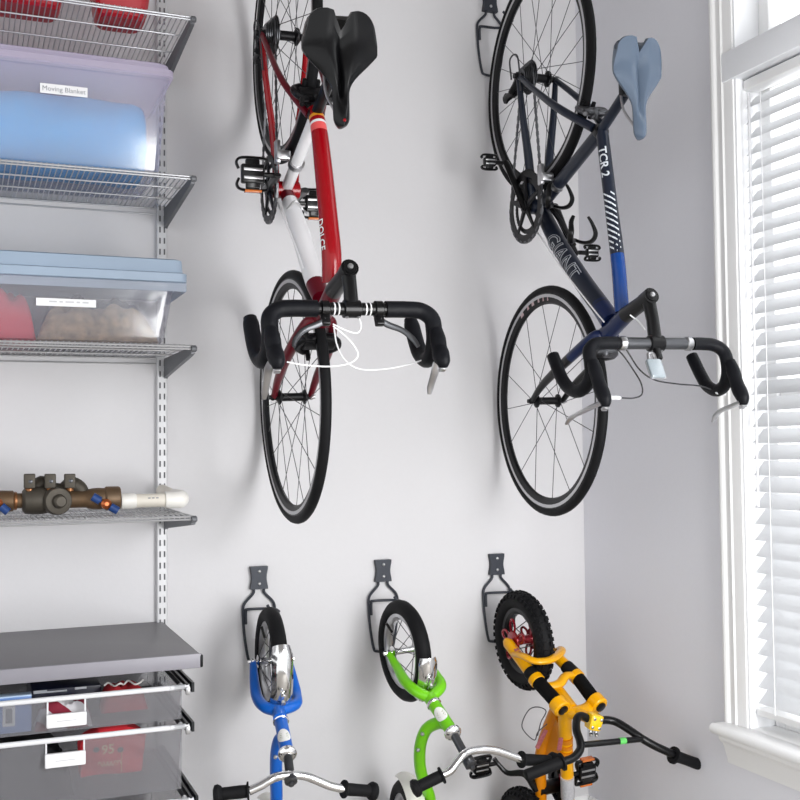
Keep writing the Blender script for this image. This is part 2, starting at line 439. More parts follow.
def chainring(m, c, n, R, th=.003, arms=5, hole=.72, rot=0., teeth=True):
    e1, e2, n = frame_of(n); c = V(c)
    nt = 96; RR = []
    prof_in = R*hole
    for j in range(nt):
        a = 2*PI*j/nt; d = e1*cos(a)+e2*sin(a); ro = R+(.003 if (j % 2 and teeth) else 0)
        RR.append([c+d*prof_in-n*th/2, c+d*ro-n*th/2, c+d*ro+n*th/2, c+d*prof_in+n*th/2])
    m.rings(RR, True)
    for k in range(arms):
        a = rot+2*PI*k/arms; d = e1*cos(a)+e2*sin(a)
        m.tube([c, c+d*(prof_in+.004)], [.013, .007], 6, flat=.45, up=n.cross(d))
    m.lathe(c-n*.008, n, [(0, .018), (.016, .018)], 16)

# ------------------------------------------------------------------ road bikes
def rotv(rx, ry, rz):
    a = math.sqrt(rx*rx+ry*ry+rz*rz); return Matrix.Rotation(a, 3, V((rx, ry, rz))/a)
BB0 = Matrix(((0, 0, -1), (0, -1, 0), (-1, 0, 0)))
class Pose:
    def __init__(s, g):
        Rm = BB0 @ rotv(g['rx'], g['ry'], g['rz']); s.o = V((g['px'], g['py'], g['pz']+.10)); s.sc = g['scale']
        s.U = Rm @ V((1, 0, 0)); s.V = Rm @ V((0, 1, 0)); s.W = Rm @ V((0, 0, 1))
        ha = math.radians(g['ha']); ax = (-cos(ha), sin(ha)); pr = (sin(ha), cos(ha))
        s.AX = s.U*ax[0]+s.V*ax[1]; s.PR = s.U*pr[0]+s.V*pr[1]
        s.fh = s.L(g['wb'], 0, 0)
    def L(s, u, v, w=0): return s.o+(s.U*u+s.V*v+s.W*w)*s.sc
    def Q(s, px, py, w=0): return pl(px, py, s.o+s.W*(w*s.sc), s.W)
G1 = dict(px=-1.1294, py=-.3694, pz=2.313, rx=.032, ry=.024, rz=-.027, scale=.9945, wb=.9687, ha=67.12)
G2 = dict(px=-.3481, py=-.3449, pz=2.3007, rx=.0498, ry=.0144, rz=.0058, scale=.9728, wb=.9829, ha=71.9)

HUBF = [(-.052, .004), (-.05, .007), (-.042, .008), (-.036, .02), (-.033, .02), (-.028, .011), (.028, .011), (.033, .02), (.036, .02), (.042, .008), (.05, .007), (.052, .004)]
HUBR = [(-.066, .004), (-.064, .008), (-.045, .010), (-.036, .024), (-.032, .024), (-.026, .013), (.012, .013), (.018, .024), (.022, .024), (.024, .02), (.064, .008), (.066, .004)]

def road_bike(S):
    B = Pose(S['g']); Q, L = B.Q, B.L
    low = B.fh+B.U*.336
    T = thing('road_bicycle', (low.x, low.y, low.z), S['label'], 'bicycle', 'adult road bicycles on the upper row')
    # wheels
    make_wheel(T, L(0, 0), B.W, .336, .026, S['rim_d'], .02, S['rim'], 24, HUBR, M['bmetal'], track=S['track'], cross=1.05, fl=(.03, .022), start=.1)
    fw = make_wheel(T, B.fh, B.W, .336, .026, S['rim_d'], .02, S['rim'], S['nsf'], HUBF, M['bmetal'], track=S['track'], cross=S['crossf'], fl=(.034, .018), start=.05)
    cs = MB()                                             # cassette
    pr = []; t0 = .024
    for i in range(8):
        r_ = .05-.0036*i; pr += [(t0, .018), (t0, r_), (t0+.0018, r_), (t0+.0018, .018)]; t0 += .004
    cs.lathe(L(0, 0), B.W, pr, 28); cs.build('cassette', M['steel'], T)
    p = S['pts']; bb, clus, htt, crown, st, clamp = [Q(*p[k]) for k in ('bb', 'clus', 'htt', 'crown', 'st', 'clamp')]
    hb = crown+(htt-crown)*S.get('hb', .15)
    # frame
    tt = [Q(*q) for q in S['tt']]; m = MB()
    P = spl(tt, 10); rs = lerpr(S['tt_r'], len(P))
    cuts = S['tt_mats']                                   # [(fraction, material index)]
    for a, (f0, mi) in enumerate(cuts):
        f1 = cuts[a+1][0] if a+1 < len(cuts) else 1
        n0, n1 = f0*(len(P)-1), f1*(len(P)-1)
        def at(f): i = min(int(f), len(P)-2); return P[i].lerp(P[i+1], f-i), rs[i]+(rs[i+1]-rs[i])*(f-i)
        seg = [n0]+[k for k in range(int(n0)+1, math.ceil(n1))]+[n1]
        m.mi = mi; pts = [at(f) for f in seg]
        m.tube([q[0] for q in pts], [q[1] for q in pts], 18, caps=True, up=B.W)
    ttob = m.build('top_tube', S['tt_m'], T)
    dt = [Q(*q) for q in S['dt']]; m = MB(); P = spl(dt, 8); rs = lerpr(S['dt_r'], len(P)); nP = len(P)
    for (f0, f1, mi) in S['dt_mats']:
        a, b_ = int(f0*(nP-1)), int(round(f1*(nP-1))); m.mi = mi; m.tube(P[a:b_+1], rs[a:b_+1], 18, up=B.W)
    dtob = m.build('down_tube', S['dt_m'], T)
    tubeobj('seat_tube', [bb, clus], S['st_r'], S['st_m'], T, 16)
    tubeobj('head_tube', [hb, htt], S['ht_r'], S['ht_m'], T, 16)
    MB().lathe(bb-B.W*.036, B.W, [(0, .02), (.002, .023), (.07, .023), (.072, .02)], 20).build('bottom_bracket_shell', S['bb_m'], T)
    for s in (-1, 1):
        dr = L(0, 0, s*.062)
        mid = [Q(*q) for q in S['cs']] if S.get('cs') and s > 0 else []
        tubeobj('chain_stay', [bb-B.U*.005+B.W*(s*.025), bb.lerp(dr, .35)+B.W*(s*.012), bb.lerp(dr, .7)+B.W*(s*.008), dr], S['cs_r'], S['cs_m'], T, 12, 6)
        top = clus-B.V*.012+B.W*(s*.016)+B.U*S.get('ss_u', 0)
        tubeobj('seat_stay', [top, top.lerp(dr, .35)+B.W*(s*.022)+B.V*S['ss_bow'], top.lerp(dr, .7)+B.W*(s*.014)+B.V*(S['ss_bow']*.8), dr], S['ss_r'], S['ss_m'], T, 12, 6)
        MB().lathe(L(0, 0, s*.066), B.W*s, [(0, .012), (.004, .012), (.006, .008), (.012, .008)], 12).build('axle_nut', M['silver'] if s < 0 else M['bmetal'], T)
    # fork
    for s in (-1, 1):
        tip = B.fh+B.W*(s*.05); c0 = crown+B.W*(s*.03)
        q1 = c0.lerp(tip, .35)+B.W*(s*.012)+B.U*.0; q2 = c0.lerp(tip, .75)-B.PR*.008+B.W*(s*.006)
        m = MB(); PP = spl([crown+B.AX*.012+B.W*(s*.008), c0, q1, q2, tip], 6); k = int(len(PP)*S.get('fk_split', 1))
        rr = lerpr([.016, .0155, .014, .011, .0075], len(PP))
        if k < len(PP):
            m.tube(PP[:k+1], rr[:k+1], 12); m.mi = 1; m.tube(PP[k:], rr[k:], 12)
        else: m.tube(PP, rr, 12)
        m.build('fork_blade', S['fk_m'], T)
        MB().lathe(B.fh+B.W*(s*.05), B.W*s, [(0, .009), (.005, .009), (.008, .006), (.013, .006)], 12).build('axle_nut', M['silver'] if s < 0 else M['bmetal'], T)
    # headset spacers, stem, bar
    tubeobj('headset_spacer', [htt, st-B.AX*.012], [.021, .019, .0185], M['black'], T, 16)
    m = MB(); m.tube([st-B.AX*.022, st+B.AX*.012], [.0205, .0205], 16)
    m.tube([st-B.AX*.004, st.lerp(clamp, .5)+B.AX*.002, clamp], [.017, .0155, .017], 14, up=B.W)
    m.lathe(clamp-B.W*.02, B.W, [(0, .017), (.002, .02), (.038, .02), (.04, .017)], 18)
    sm = m.build('stem', S['stem_m'], T)
    MB().lathe(st+B.AX*.012, B.AX, [(0, .016), (.003, .015), (.004, .006), (.002, .005)], 16).build('top_cap', S.get('cap_m', M['black']), sm); MB().lathe(st+B.AX*.0155, B.AX, [(0, .007), (.004, .006), (.005, .003)], 12).build('bolt', M['silver'], sm)
    for s in (-1, 1):
        MB().lathe(clamp+B.W*(s*.013)+B.PR*.018, B.PR, [(0, .004), (.004, .004), (.005, .002)], 8).build('bolt', M['silver'], sm)
    hw = S['bar_w']; ra = math.radians(S.get('bar_rot', 0)); F = B.PR*cos(ra)+B.AX*sin(ra); D = -B.AX*cos(ra)+B.PR*sin(ra)
    fl = S.get('flare', 0)
    def bp(f, d, w_): return clamp+F*f+D*d+B.W*w_
    MB().tube([bp(0, 0, -hw*.45), bp(0, 0, hw*.45)], .0145, 14).build('handlebar', S['bar_m'], T)
    grp = []
    for s in (-1, 1):
        pts = [bp(0, 0, s*hw*S.get('tape0', .33)), bp(0, 0, s*hw*.72), bp(.004, 0, s*hw*.88), bp(.022, .0, s*hw*.985), bp(.05, .004, s*hw), bp(.078, .018, s*hw), bp(.092, .048, s*(hw+fl*.3)), bp(.084, .085, s*(hw+fl*.6)), bp(.055, .114, s*(hw+fl*.8)), bp(.018, .128, s*(hw+fl)), bp(-.03, .136, s*(hw+fl)), bp(-.045, .138, s*(hw+fl))]
        tp = MB().tube(spl(pts, 6), [S.get('tape_r', .0158)]*10+[.0155], 14).build('bar_tape', M['tape'], T)
        MB().tube([bp(-.045, .138, s*(hw+fl)), bp(-.049, .1385, s*(hw+fl))], .0155, 14).build('end_plug', M['black'], tp)
        h = S['hood']
        hp = [bp(.055, -.004, s*hw), bp(.085, -.004-.2*h[1], s*hw*1.0), bp(.055+h[0]*.6, -h[1]*.5, s*hw*.995), bp(.055+h[0]*.9, -h[1], s*hw*.99), bp(.055+h[0]+.006, -h[1]*1.05+.006, s*hw*.99)]
        ho = MB().tube(spl(hp, 6), [k*S.get('hood_k', 1) for k in (.016, .0185, .0175, .0195, .0165, .010)], 14, flat=.85, up=B.AX).build('brake_hood', M['tape'], T)
        if S['hood_badge']:
            t = hp[-1]; MB().obox(t+F*.002-D*-.004, B.W, D, F, .007, .008, .004, .002).build('badge', M['silver'], ho)
        lv = S['lever_r' if s > 0 else 'lever_l']
        lp = [Q(x, y, s*hw*.99) for x, y in lv]
        MB().tube(spl(lp, 6), [.0095, .0105, .009, .0085, .005], 10, flat=.55, up=B.W).build('brake_lever', M['silver'], ho)
    # crankset
    c0 = L_at = bb
    ca = math.radians(S['crank']); cd_ = B.U*cos(ca)+B.V*sin(ca)
    m = MB(); chainring(m, bb+B.W*.047, B.W, S['ring'], arms=5, rot=.3, hole=.80); chainring(m, bb+B.W*.040, B.W, S['ring']*.74, arms=0, hole=.86)
    m.build('chainring', M['bmetal'], T)
    for s in (-1, 1):
        d = cd_*s
        cr = MB(); a0 = bb+B.W*(s*.05); a1 = bb+B.W*(s*.066)+d*.168
        cr.tube([a0-d*.012, a0, a0.lerp(a1, .5), a1, a1+d*.010], [.012, .015, .011, .011, .008], 12, flat=.6, up=B.W)
        cr = cr.build('crank_arm', S['crank_m'], T)
        make_pedal(T, a1+B.W*(s*S.get('ped_off', .062)), B.W*s, S.get('ped_f', B.U), M['black'], refl=S['ped_refl'], cage_m=None, size=S['ped'])
    # chain between ring and cassette
    m = MB(); rr_ = S['ring']; nrm = (bb-L(0, 0)).normalized(); pv = nrm.cross(B.W).normalized()
    ca_, cb_ = bb+B.W*.046, L(0, 0, .034); rr_ += .001
    path = [ca_+(nrm*sin(t)+pv*cos(t))*rr_ for t in [PI*k/24 for k in range(25)]]
    path += [cb_+(-nrm*sin(t)-pv*cos(t))*.038 for t in [PI*k/10 for k in range(11)]]
    tot = []
    for i in range(len(path)):
        a, b_ = path[i], path[(i+1) % len(path)]; k = max(1, round((b_-a).length/.0115))
        tot += [a.lerp(b_, j/k) for j in range(k)]
    for i in range(len(tot)):
        a, b_ = tot[i], tot[(i+1) % len(tot)]; d_ = (b_-a).normalized()
        m.obox((a+b_)/2, d_, B.W, d_.cross(B.W), (b_-a).length*.54, .0030 if i % 2 else .0019, .0038)
    m.build('chain', M['steel'], T)
    m = MB()                                              # rear derailleur
    rd = L(.012, -.03, .055); m.tube(spl([L(0, -.012, .062), rd, L(.03, -.062, .06)], 4), [.008, .012, .009], 10)
    m.lathe(L(.03, -.062, .047), B.W, [(0, .016), (.006, .016)], 14); m.lathe(L(.03, -.118, .047), B.W, [(0, .016), (.006, .016)], 14)
    m.tube([L(.03, -.056, .056), L(.03, -.125, .056)], .009, 8, flat=.3, up=B.U); m.tube([L(.03, -.056, .043), L(.03, -.125, .043)], .009, 8, flat=.3, up=B.U)
    m.build('rear_derailleur', M['bmetal'], T)
    m = MB(); f = bb+(clus-bb).normalized()*.12          # front derailleur on the seat tube
    m.lathe(f-(clus-bb).normalized()*.008, clus-bb, [(0, .021), (.016, .021)], 16)
    m.obox(f+B.W*.035+B.U*-.02, B.U, B.W, B.V, .012, .018, .012, .004); m.obox(f+B.W*.047-B.V*.01-B.U*.03, B.U, B.V, B.W, .03, .012, .006, .003)
    m.build('front_derailleur', M['silver'], T)
    # brakes
    def caliper(c, fwd, down, m_):
        cb = MB(); k_ = S.get('cal', 1.); down = down*k_
        cb.lathe(c-fwd*.006, fwd, [(0, .011), (.024, .011), (.030, .007)], 12); cb.obox(c+fwd*.008+down*.012, B.W, down.normalized(), fwd, .030*k_, .013*k_, .010*k_, .004)
        for s in (-1, 1):
            cb.tube(spl([c+fwd*.008, c+fwd*.01+B.W*(s*.028*k_)+down*.004, c+fwd*.008+B.W*(s*.036*k_)+down*.028, c+fwd*.004+B.W*(s*.026)+down*.05], 5), [.011, .012, .011, .008], 10, flat=.8)
        cb.tube(spl([c+fwd*.01+B.W*.02, c+fwd*.014+B.W*.04-down*.012, c+fwd*.014+B.W*.045-down*.03], 4), [.008, .007, .006], 8)
        o = cb.build('brake_caliper', m_, T)
        for s in (-1, 1): MB().obox(c+fwd*.0+B.W*(s*.017)+down*.05, fwd, down, B.W, .024, .005, .005, .002).build('brake_pad', M['rubber'], o)
    fdn = (B.fh-crown).normalized()
    caliper(crown+B.PR*.026+fdn*.004, B.PR, fdn, S['brake_m'])
    sdn = (L(0, 0)-clus).normalized(); snr = sdn.cross(B.W).normalized()
    if snr.dot(B.V) < 0: snr = -snr
    caliper(L(0, 0)+(clus-L(0, 0)).normalized()*.385+snr*.02, snr, sdn, S['brake_m'])
    # seat
    tail, nose = Q(*p['tail']), Q(*p['nose']); mid = tail.lerp(nose, .42); ud = (nose-tail).normalized(); sv = (B.V-ud*B.V.dot(ud)).normalized()
    post_top = mid-sv*.05
    pm = MB().tube([clus+(bb-clus).normalized()*.02, clus, post_top], .0138, 14).build('seat_post', S['post_m'], T)
    MB().lathe(clus-(clus-bb).normalized()*.012, clus-bb, [(0, .019), (.003, .021), (.017, .021), (.02, .018)], 16).build('seat_clamp', M['black'], T)
    MB().obox(post_top, ud, B.W, sv, .025, .028, .012, .005).build('seat_cradle', M['bmetal'], pm)
    make_saddle(T, tail, nose, B.V, S['sad_w'], S['sad_t'], S['sad_m'], groove=S['groove'], notch=S['notch'], nw=S.get('sad_n', .019))
    for pts, r, mm, nm in S['cables'](B, clamp, bb, htt): MB().tube(spl(pts, 7), r, 7).build(nm, mm, T)
    S['extra'](T, B, dict(bb=bb, clus=clus, htt=htt, crown=crown, st=st, clamp=clamp, tt=tt, dt=dt, F=F, D=D, fw=fw, ttob=ttob, dtob=dtob, bp=bp, hw=hw))
    return T

def wraptext(parent, body, size, p0, axis, out, r, m, bold=0., lift=.0006, sx=1.0, name='lettering'):
    """lettering wrapped on a tube: reads along axis, centred at p0 on the axis line, facing 'out'"""
    a = V(axis).normalized(); o = (V(out)-a*V(out).dot(a)).normalized(); t = o.cross(a)
    def fn(x, y):
        th = y/r; return p0+a*(x*sx)+(o*cos(th)+t*sin(th))*(r+lift)
    return MB().text(body, size, fn, bold).build(name, m, parent, smooth=0)
# ------------------------------------------------------------------ the red and white road bike
white_m, red_m, dred_m = M['white'], M['red'], M['dred']
yel_m = mat('stripe_yellow', (222, 150, 30), .3, coat=.6); pink_m = mat('stripe_pink', (226, 84, 84), .3, coat=.6)
def cab1(B, clamp, bb, htt):
    y = clamp.y-.005; P = lambda a, dy=0: [PY(x, q, y+dy) for x, q in a]
    return [(P([(287, 362), (305, 365), (330, 366.5), (350, 363), (358, 355), (352, 343), (342, 333), (333, 326)], -.01), .0018, M['wcable'], 'brake_cable'),
            (P([(428, 358), (410, 364), (385, 369), (360, 369), (345, 360), (337, 345), (334, 328)], .03), .0017, M['wcable'], 'brake_cable'),
            (P([(358, 316), (361, 326), (357, 333), (345, 330), (333, 324)], .01), .0018, M['wcable'], 'brake_cable'),
            ([B.Q(277, 201, .03), B.Q(293, 240, .03), B.Q(303, 268, .03)], .0022, M['wcable'], 'gear_cable'),
            ([B.L(.03, -.03, .066), B.L(-.02, -.03, .075), B.L(-.035, -.005, .075), B.L(.0, .012, .07), B.L(.10, .006, .062)], .0022, M['bcable'], 'gear_cable')]
def extra1(T, B, d):
    # small levers on the flat of the bar
    for s in (-1, 1):
        c = d['bp'](0, 0, s*.062)
        a = MB().lathe(c-B.W*.010, B.W, [(0, .0155), (.002, .019), (.018, .019), (.02, .0155)], 16)
        a.obox(c+d['F']*.026+d['D']*.004, B.W, d['F'], d['D'], .010, .012, .008, .003)
        br = a.build('bar_top_lever_clamp', M['black'], T)
        pts = [c+d['F']*.026, c+d['F']*.036+B.W*(s*.018)+d['D']*.004, c+d['F']*.050+B.W*(s*.05)+d['D']*.004, c+d['F']*.072+B.W*(s*.072)+d['D']*.004, c+d['F']*.092+B.W*(s*.080)]
        MB().tube(spl(pts, 6), [.007, .0075, .0065, .0065, .005], 10, flat=.6, up=B.W).build('brake_lever', M['steel'], br)
        for q in (.030, .040):
            MB().tube([d['bp'](0, 0, s*q), d['bp'](0, 0, s*(q+.003))], .0149, 14).build('bar_stripe', M['white'], br)
    # lettering along the flank of the top tube
    P = spl(d['tt'], 10); i = int(len(P)*.70); ax = (P[i+2]-P[i-2])
    wraptext(T, 'DOLCE', .024, P[i], ax, B.W*1.0+B.V*.30, .0236, M['white'], .01, .001)
    # empty bottle cage lugs on the down tube
    m = MB(); a, b = d['dt'][1], d['dt'][3]; o = B.V
    c0, c1 = a.lerp(b, .05)+o*.027, a.lerp(b, .5)+o*.027
    for w in (-.008, .008): m.tube([c0+B.W*w, c0.lerp(c1, .5)+B.W*w*1.1, c1+B.W*w], .0022, 6)
    m.tube(spl([c1+B.W*-.008, c1+B.U*.006, c1+B.W*.008], 4), .0022, 6)
    m.tube(spl([c0+B.W*.02-B.V*.01, c0+B.V*.004-B.U*.02, c0-B.W*.022-B.V*.008, c0-B.W*.03+B.U*.01], 5), .0022, 6)
    m.build('cage_bracket', M['silver'], T)
    # saddle trim
    sad = [o for o in T.children if o.name.startswith('saddle')][0]
    n = B.Q(344, 127)
    MB().ball(n+B.V*.006-B.U*.014, .004, 8).build('badge', M['red'], sad)
B1 = road_bike(dict(g=G1, label='red and white adult road bike with black saddle and white cables', rim_d=.026, rim=M['bmetal'], track=M['silver'], nsf=24, crossf=1.0,
    pts=dict(bb=(286, 190), clus=(316, 114), htt=(333.5, 291), crown=(319, 324), st=(348.5, 270), clamp=(351.5, 309), nose=(343.5, 126.5), tail=(341, 9.5)),
    tt=[(315, 110), (319, 130), (323, 165), (328, 215), (331.5, 255), (331.5, 283)], tt_r=[.0185, .020, .0215, .0225, .0235, .0225],
    tt_m=[red_m, yel_m, white_m, pink_m], tt_mats=[(0, 0), (.085, 1), (.115, 0), (.15, 2), (.17, 3), (.22, 0)],
    dt=[(287, 194), (292, 208), (301, 235), (309, 262), (316, 284), (321, 298)], dt_r=[.019, .022, .025, .025, .025, .021], dt_m=[white_m, dred_m], dt_mats=[(0, .12, 1), (.12, .80, 0), (.80, 1, 1)],
    st_r=[.0155, .0145, .0145], st_m=white_m, ht_r=[.021, .0225, .021], ht_m=dred_m, hb=.05, bb_m=red_m,
    cs_r=[.0095, .010, .0085, .007], cs_m=red_m, ss_r=[.009, .0085, .0075, .007], ss_m=dred_m, ss_bow=.012, fk_m=dred_m, stem_m=M['black'], bar_w=.188, bar_m=M['black'], tape0=.42, flare=.006, bar_rot=0, tape_r=.0188, hood_k=1.14,
    hood=(.088, .016), hood_badge=True, lever_r=[(274, 358), (269, 368), (266.5, 382), (265, 392), (264, 399)], lever_l=[(437, 362), (435, 372), (431, 385), (429.5, 394)],
    ring=.088, crank=90, crank_m=M['black'], ped=(.088, .08, .024), ped_refl=(1,), cal=1.35, brake_m=M['bmetal'], post_m=M['black'],
    sad_w=.088, sad_t=.05, sad_m=mat('saddle_black', (6, 6, 8), .32, coat=.12, spec=.22, vary=.1), groove=.022, notch=.044, cables=cab1, extra=extra1))

# ------------------------------------------------------------------ the navy and blue road bike
navy = mat('navy_paint', (28, 34, 48), .28, coat=.25, spec=.25, vary=.08, scale=10)
blue = mat('blue_paint', (6, 56, 124), .25, coat=.3, spec=.25, vary=.08, scale=8)
dblue = mat('deep_blue_paint', (20, 34, 74), .28, coat=.25, spec=.25, vary=.1, scale=8)
letter = mat('letter_silver', (186, 190, 196), .4, vary=.02); letterw = mat('letter_white', (205, 210, 216), .4, vary=.02)
def cab2(B, clamp, bb, htt):
    y = clamp.y; P = lambda a, dy=0: [PY(x, q, y+dy) for x, q in a]
    return [(P([(622, 398), (634, 398), (642, 394), (641, 383), (632, 368), (622, 354), (612, 345)], .01), .0019, M['bcable'], 'brake_cable'),
            (P([(718, 392), (700, 386), (678, 384), (655, 380), (640, 370), (629, 354), (624, 346)], .03), .0019, M['bcable'], 'brake_cable'),
            ([B.Q(532, 224, .032), B.Q(560, 266, .032), B.Q(590, 305, .036), B.Q(604, 322, .036)], .0020, M['wcable'], 'gear_cable'),
            (P([(645, 330), (639, 322), (630, 315)], .06), .0019, M['wcable'], 'brake_cable'),
            ([B.L(.0, -.035, .07), B.L(-.06, -.03, .075), B.L(-.055, .012, .07), B.L(.05, .02, .066)], .0026, M['bcable'], 'gear_cable')]
def extra2(T, B, d):
    d0 = d
    # barrel adjusters by the hoods
    for (a, b) in (((610, 397.5), (622, 398)), ((716, 392), (727, 395))):
        MB().lathe(PY(*a, d['clamp'].y+.01), PY(*b, d['clamp'].y+.01)-PY(*a, d['clamp'].y+.01), [(0, .0035), (.002, .005), (.026, .005), (.03, .003)], 10).build('cable_adjuster', M['white'], T)
    # clear reflector and lamp mount hanging from the bar
    c = d['bp'](0, 0, .006); F, D = d['F'], d['D']
    k = MB().lathe(c-B.W*.006, B.W, [(0, .0165), (.002, .0195), (.012, .0195), (.014, .0165)], 16)
    k.obox(c+F*.030, B.W, F, D, .008, .018, .010, .003); rk = k.build('light_mount', M['black'], T)
    q = PY(655.5, 369, (c+F*.05).y-.012); rx = (B.W*-1); 
    mb = MB(); mb.obox(q, B.W, F, D, .020, .026, .008, .006); rf = mb.build('reflector', mat('reflector_clear', (150, 160, 166), .15, coat=1, vary=.1, scale=300), rk)
    mb = MB()
    for s in (-1, 1): mb.tube([q+B.W*(s*.020)-F*.02, q+B.W*(s*.020)+F*.026], .0022, 6)
    mb.tube([q+B.W*.02+F*.026, q-B.W*.02+F*.026], .0022, 6); mb.tube(spl([q-F*.022+B.W*.010, q-F*.040+B.W*.008, q-F*.044, q-F*.040-B.W*.008, q-F*.022-B.W*.010], 4), .004, 8); mb.build('bezel', M['silver'], rf)
    # alloy collars at the ends of the tape
    for s in (-1, 1):
        MB().lathe(d['bp'](0, 0, s*d['hw']*.44), B.W*s, [(0, .0155), (.002, .0175), (.014, .0175), (.017, .0155)], 14).build('bar_collar', M['silver'], T)
    # words on the tubes
    a, b = B.Q(543, 238), B.Q(581, 287)
    out = B.W*.95+B.V*.36
    ax = (d['dt'][-1]-d['dt'][0]).normalized(); p0 = d['dt'][0]+ax*(a.lerp(b, .5)-d['dt'][0]).dot(ax)
    P = spl(d['dt'], 8)
    q_ = p0+ax*.02; kk = min(range(3, len(P)-3), key=lambda i: (P[i]-q_).length); ax = (P[kk+3]-P[kk-3]).normalized(); p0 = P[kk]-ax*.02
    wraptext(T, 'GIANT', .066, p0+ax*.02, ax, out, .0265, letter, .026, .0007)
    wraptext(T, 'GIANT', .066, p0+ax*.02, ax, out, .0265, navy, -.014, .0013)
    t = d['tt']; ax = (t[1]-t[0]).normalized(); p0 = B.Q(604.5, 165)
    p0 = t[0]+ax*(p0-t[0]).dot(ax)
    wraptext(T, 'TCR 2', .031, p0, ax, B.W*.8+B.V*.6, .0176, letterw, .02)
    # white and blue checker swirl half way down the top tube
    q0 = B.Q(614, 222); q0 = t[1]+(t[2]-t[1]).normalized()*(q0-t[1]).dot((t[2]-t[1]).normalized()); ax = (t[2]-t[1]).normalized()
    o = (B.W*.55+B.V*.8); o = (o-ax*o.dot(ax)).normalized(); tt_ = o.cross(ax); mb = MB(); r = .0182
    for i in range(10):
        for j in range(3):
            if True:
                x0 = -.080+i*.016+(.008 if j % 2 else 0); th = -.95+j*.58; vs = []
                for (xx, tth) in ((x0, th), (x0+.004, th-.03), (x0+.012, th+.52), (x0+.007, th+.56)): vs.append(q0+ax*xx+(o*cos(tth)+tt_*sin(tth))*(r+.0008))
                mb.add(vs, [[0, 1, 2, 3]])
    mb.build('graphic', letterw, T, smooth=0)
    # bottle cage with two hooked arms on the down tube
    da = (d['dt'][-1]-d['dt'][0]).normalized(); up = (B.V-da*B.V.dot(da)).normalized()
    def spine(f): return d['bb']+da*f+up*.034
    c0, c1 = spine(.04), spine(.245)
    mb = MB(); mb.tube([c0, c0.lerp(c1, .5)+up*.006, c1], [.008, .009, .008], 8, flat=.6, up=B.W)
    R_ = .038
    for f, sgn in ((.062, 1), (.238, 1)):
        for s in (-1, 1):
            pts = []
            for k in range(8):
                an = -PI/2+s*k/7*PI*.80
                cc = spine(f)+up*(R_+.012)
                pts.append(cc+B.W*(R_*cos(an))+up*(R_*sin(an))+da*(.034*sin(k/7*PI)-(.012 if k > 5 else 0)))
            mb.tube(spl(pts, 4), [.008, .0095, .0085, .005], 8, flat=.6)
    mb.build('bottle_cage', M['black'], T)
    # worn print on the front rim
    mb = MB(); c = B.fh
    for k, (px, py, hl) in enumerate(((523, 319, .012), (528.5, 312, .007), (533, 307, .009), (538.5, 303, .006), (543, 300.5, .004), (547.5, 298.8, .003))):
        q = B.Q(px, py, .0105); dd = (q-c); dd = (dd-B.W*dd.dot(B.W)).normalized(); t = B.W.cross(dd)
        mb.obox(c+dd*.297+B.W*.0095, t, dd, B.W, hl*.8, .0055, .0006, 0)
    mb.build('rim_print', mat('rim_print', (206, 204, 206), .4, rgb2=(170, 90, 96), scale=40), d0['fw'], smooth=0)
B2 = road_bike(dict(g=G2, label='navy and bright blue adult road bike with grey-blue saddle nearest the window', rim_d=.030, rim=M['bmetal'], track=M['silver'], nsf=16, crossf=.45,
    pts=dict(bb=(540, 207), clus=(601, 131), htt=(626, 315), crown=(603, 338), st=(649, 297.5), clamp=(655.5, 343.5), nose=(643.5, 138), tail=(639, 37)),
    tt=[(602, 131), (611, 205), (618, 262), (622, 312)], tt_r=[.0165, .0172, .0185, .019], tt_m=[navy, blue], tt_mats=[(0, 0), (.62, 1)],
    dt=[(541, 210), (560, 246), (583, 282), (602, 308), (611, 322)], dt_r=[.022, .025, .026, .026, .027], dt_m=[navy, dblue], dt_mats=[(0, .74, 0), (.74, 1, 1)],
    st_r=[.0185, .019, .0175], st_m=navy, ht_r=[.0235, .022, .0205], ht_m=dblue, hb=.1, bb_m=navy,
    cs_r=[.0125, .013, .0105, .008], cs_m=navy, ss_r=[.012, .0115, .009, .008], ss_m=navy, ss_bow=.0, ss_u=-.01, fk_m=[dblue, M['black']], fk_split=.45, stem_m=M['black'], bar_w=.19, bar_m=M['steel'], tape0=.55, flare=.012, bar_rot=8,
    hood=(.112, .008), hood_badge=True, lever_r=[(603, 402), (592, 407), (580, 413), (571, 418), (566.5, 424)], lever_l=[(741, 402), (732, 406), (722, 410), (716, 415), (713, 422)],
    ring=.105, crank=209, crank_m=M['black'], ped=(.056, .044, .022), ped_off=.056, ped_refl=False, brake_m=M['steel'], post_m=navy,
    sad_w=.068, sad_t=.042, sad_m=mat('saddle_grey_blue', (90, 104, 122), .34, coat=.1, spec=.35, vary=.05, scale=10), groove=.018, notch=.036, sad_n=.018, cables=cab2, extra=extra2))
# ------------------------------------------------------------------ the children's bikes, hung by the front wheel
KHUB = [(-.058, .003), (-.05, .006), (-.04, .006), (-.037, .018), (-.033, .018), (-.03, .010), (.03, .010), (.033, .018), (.037, .018), (.04, .006), (.05, .006), (.058, .003)]
YH = -.19
cream = mat('cream_plastic', (232, 230, 222), .4, vary=.02)
badge = mat('badge_white', (236, 236, 232), .4, vary=.02); badge_d = mat('badge_gold', (150, 140, 50), .4, rgb2=(80, 120, 90), scale=120)

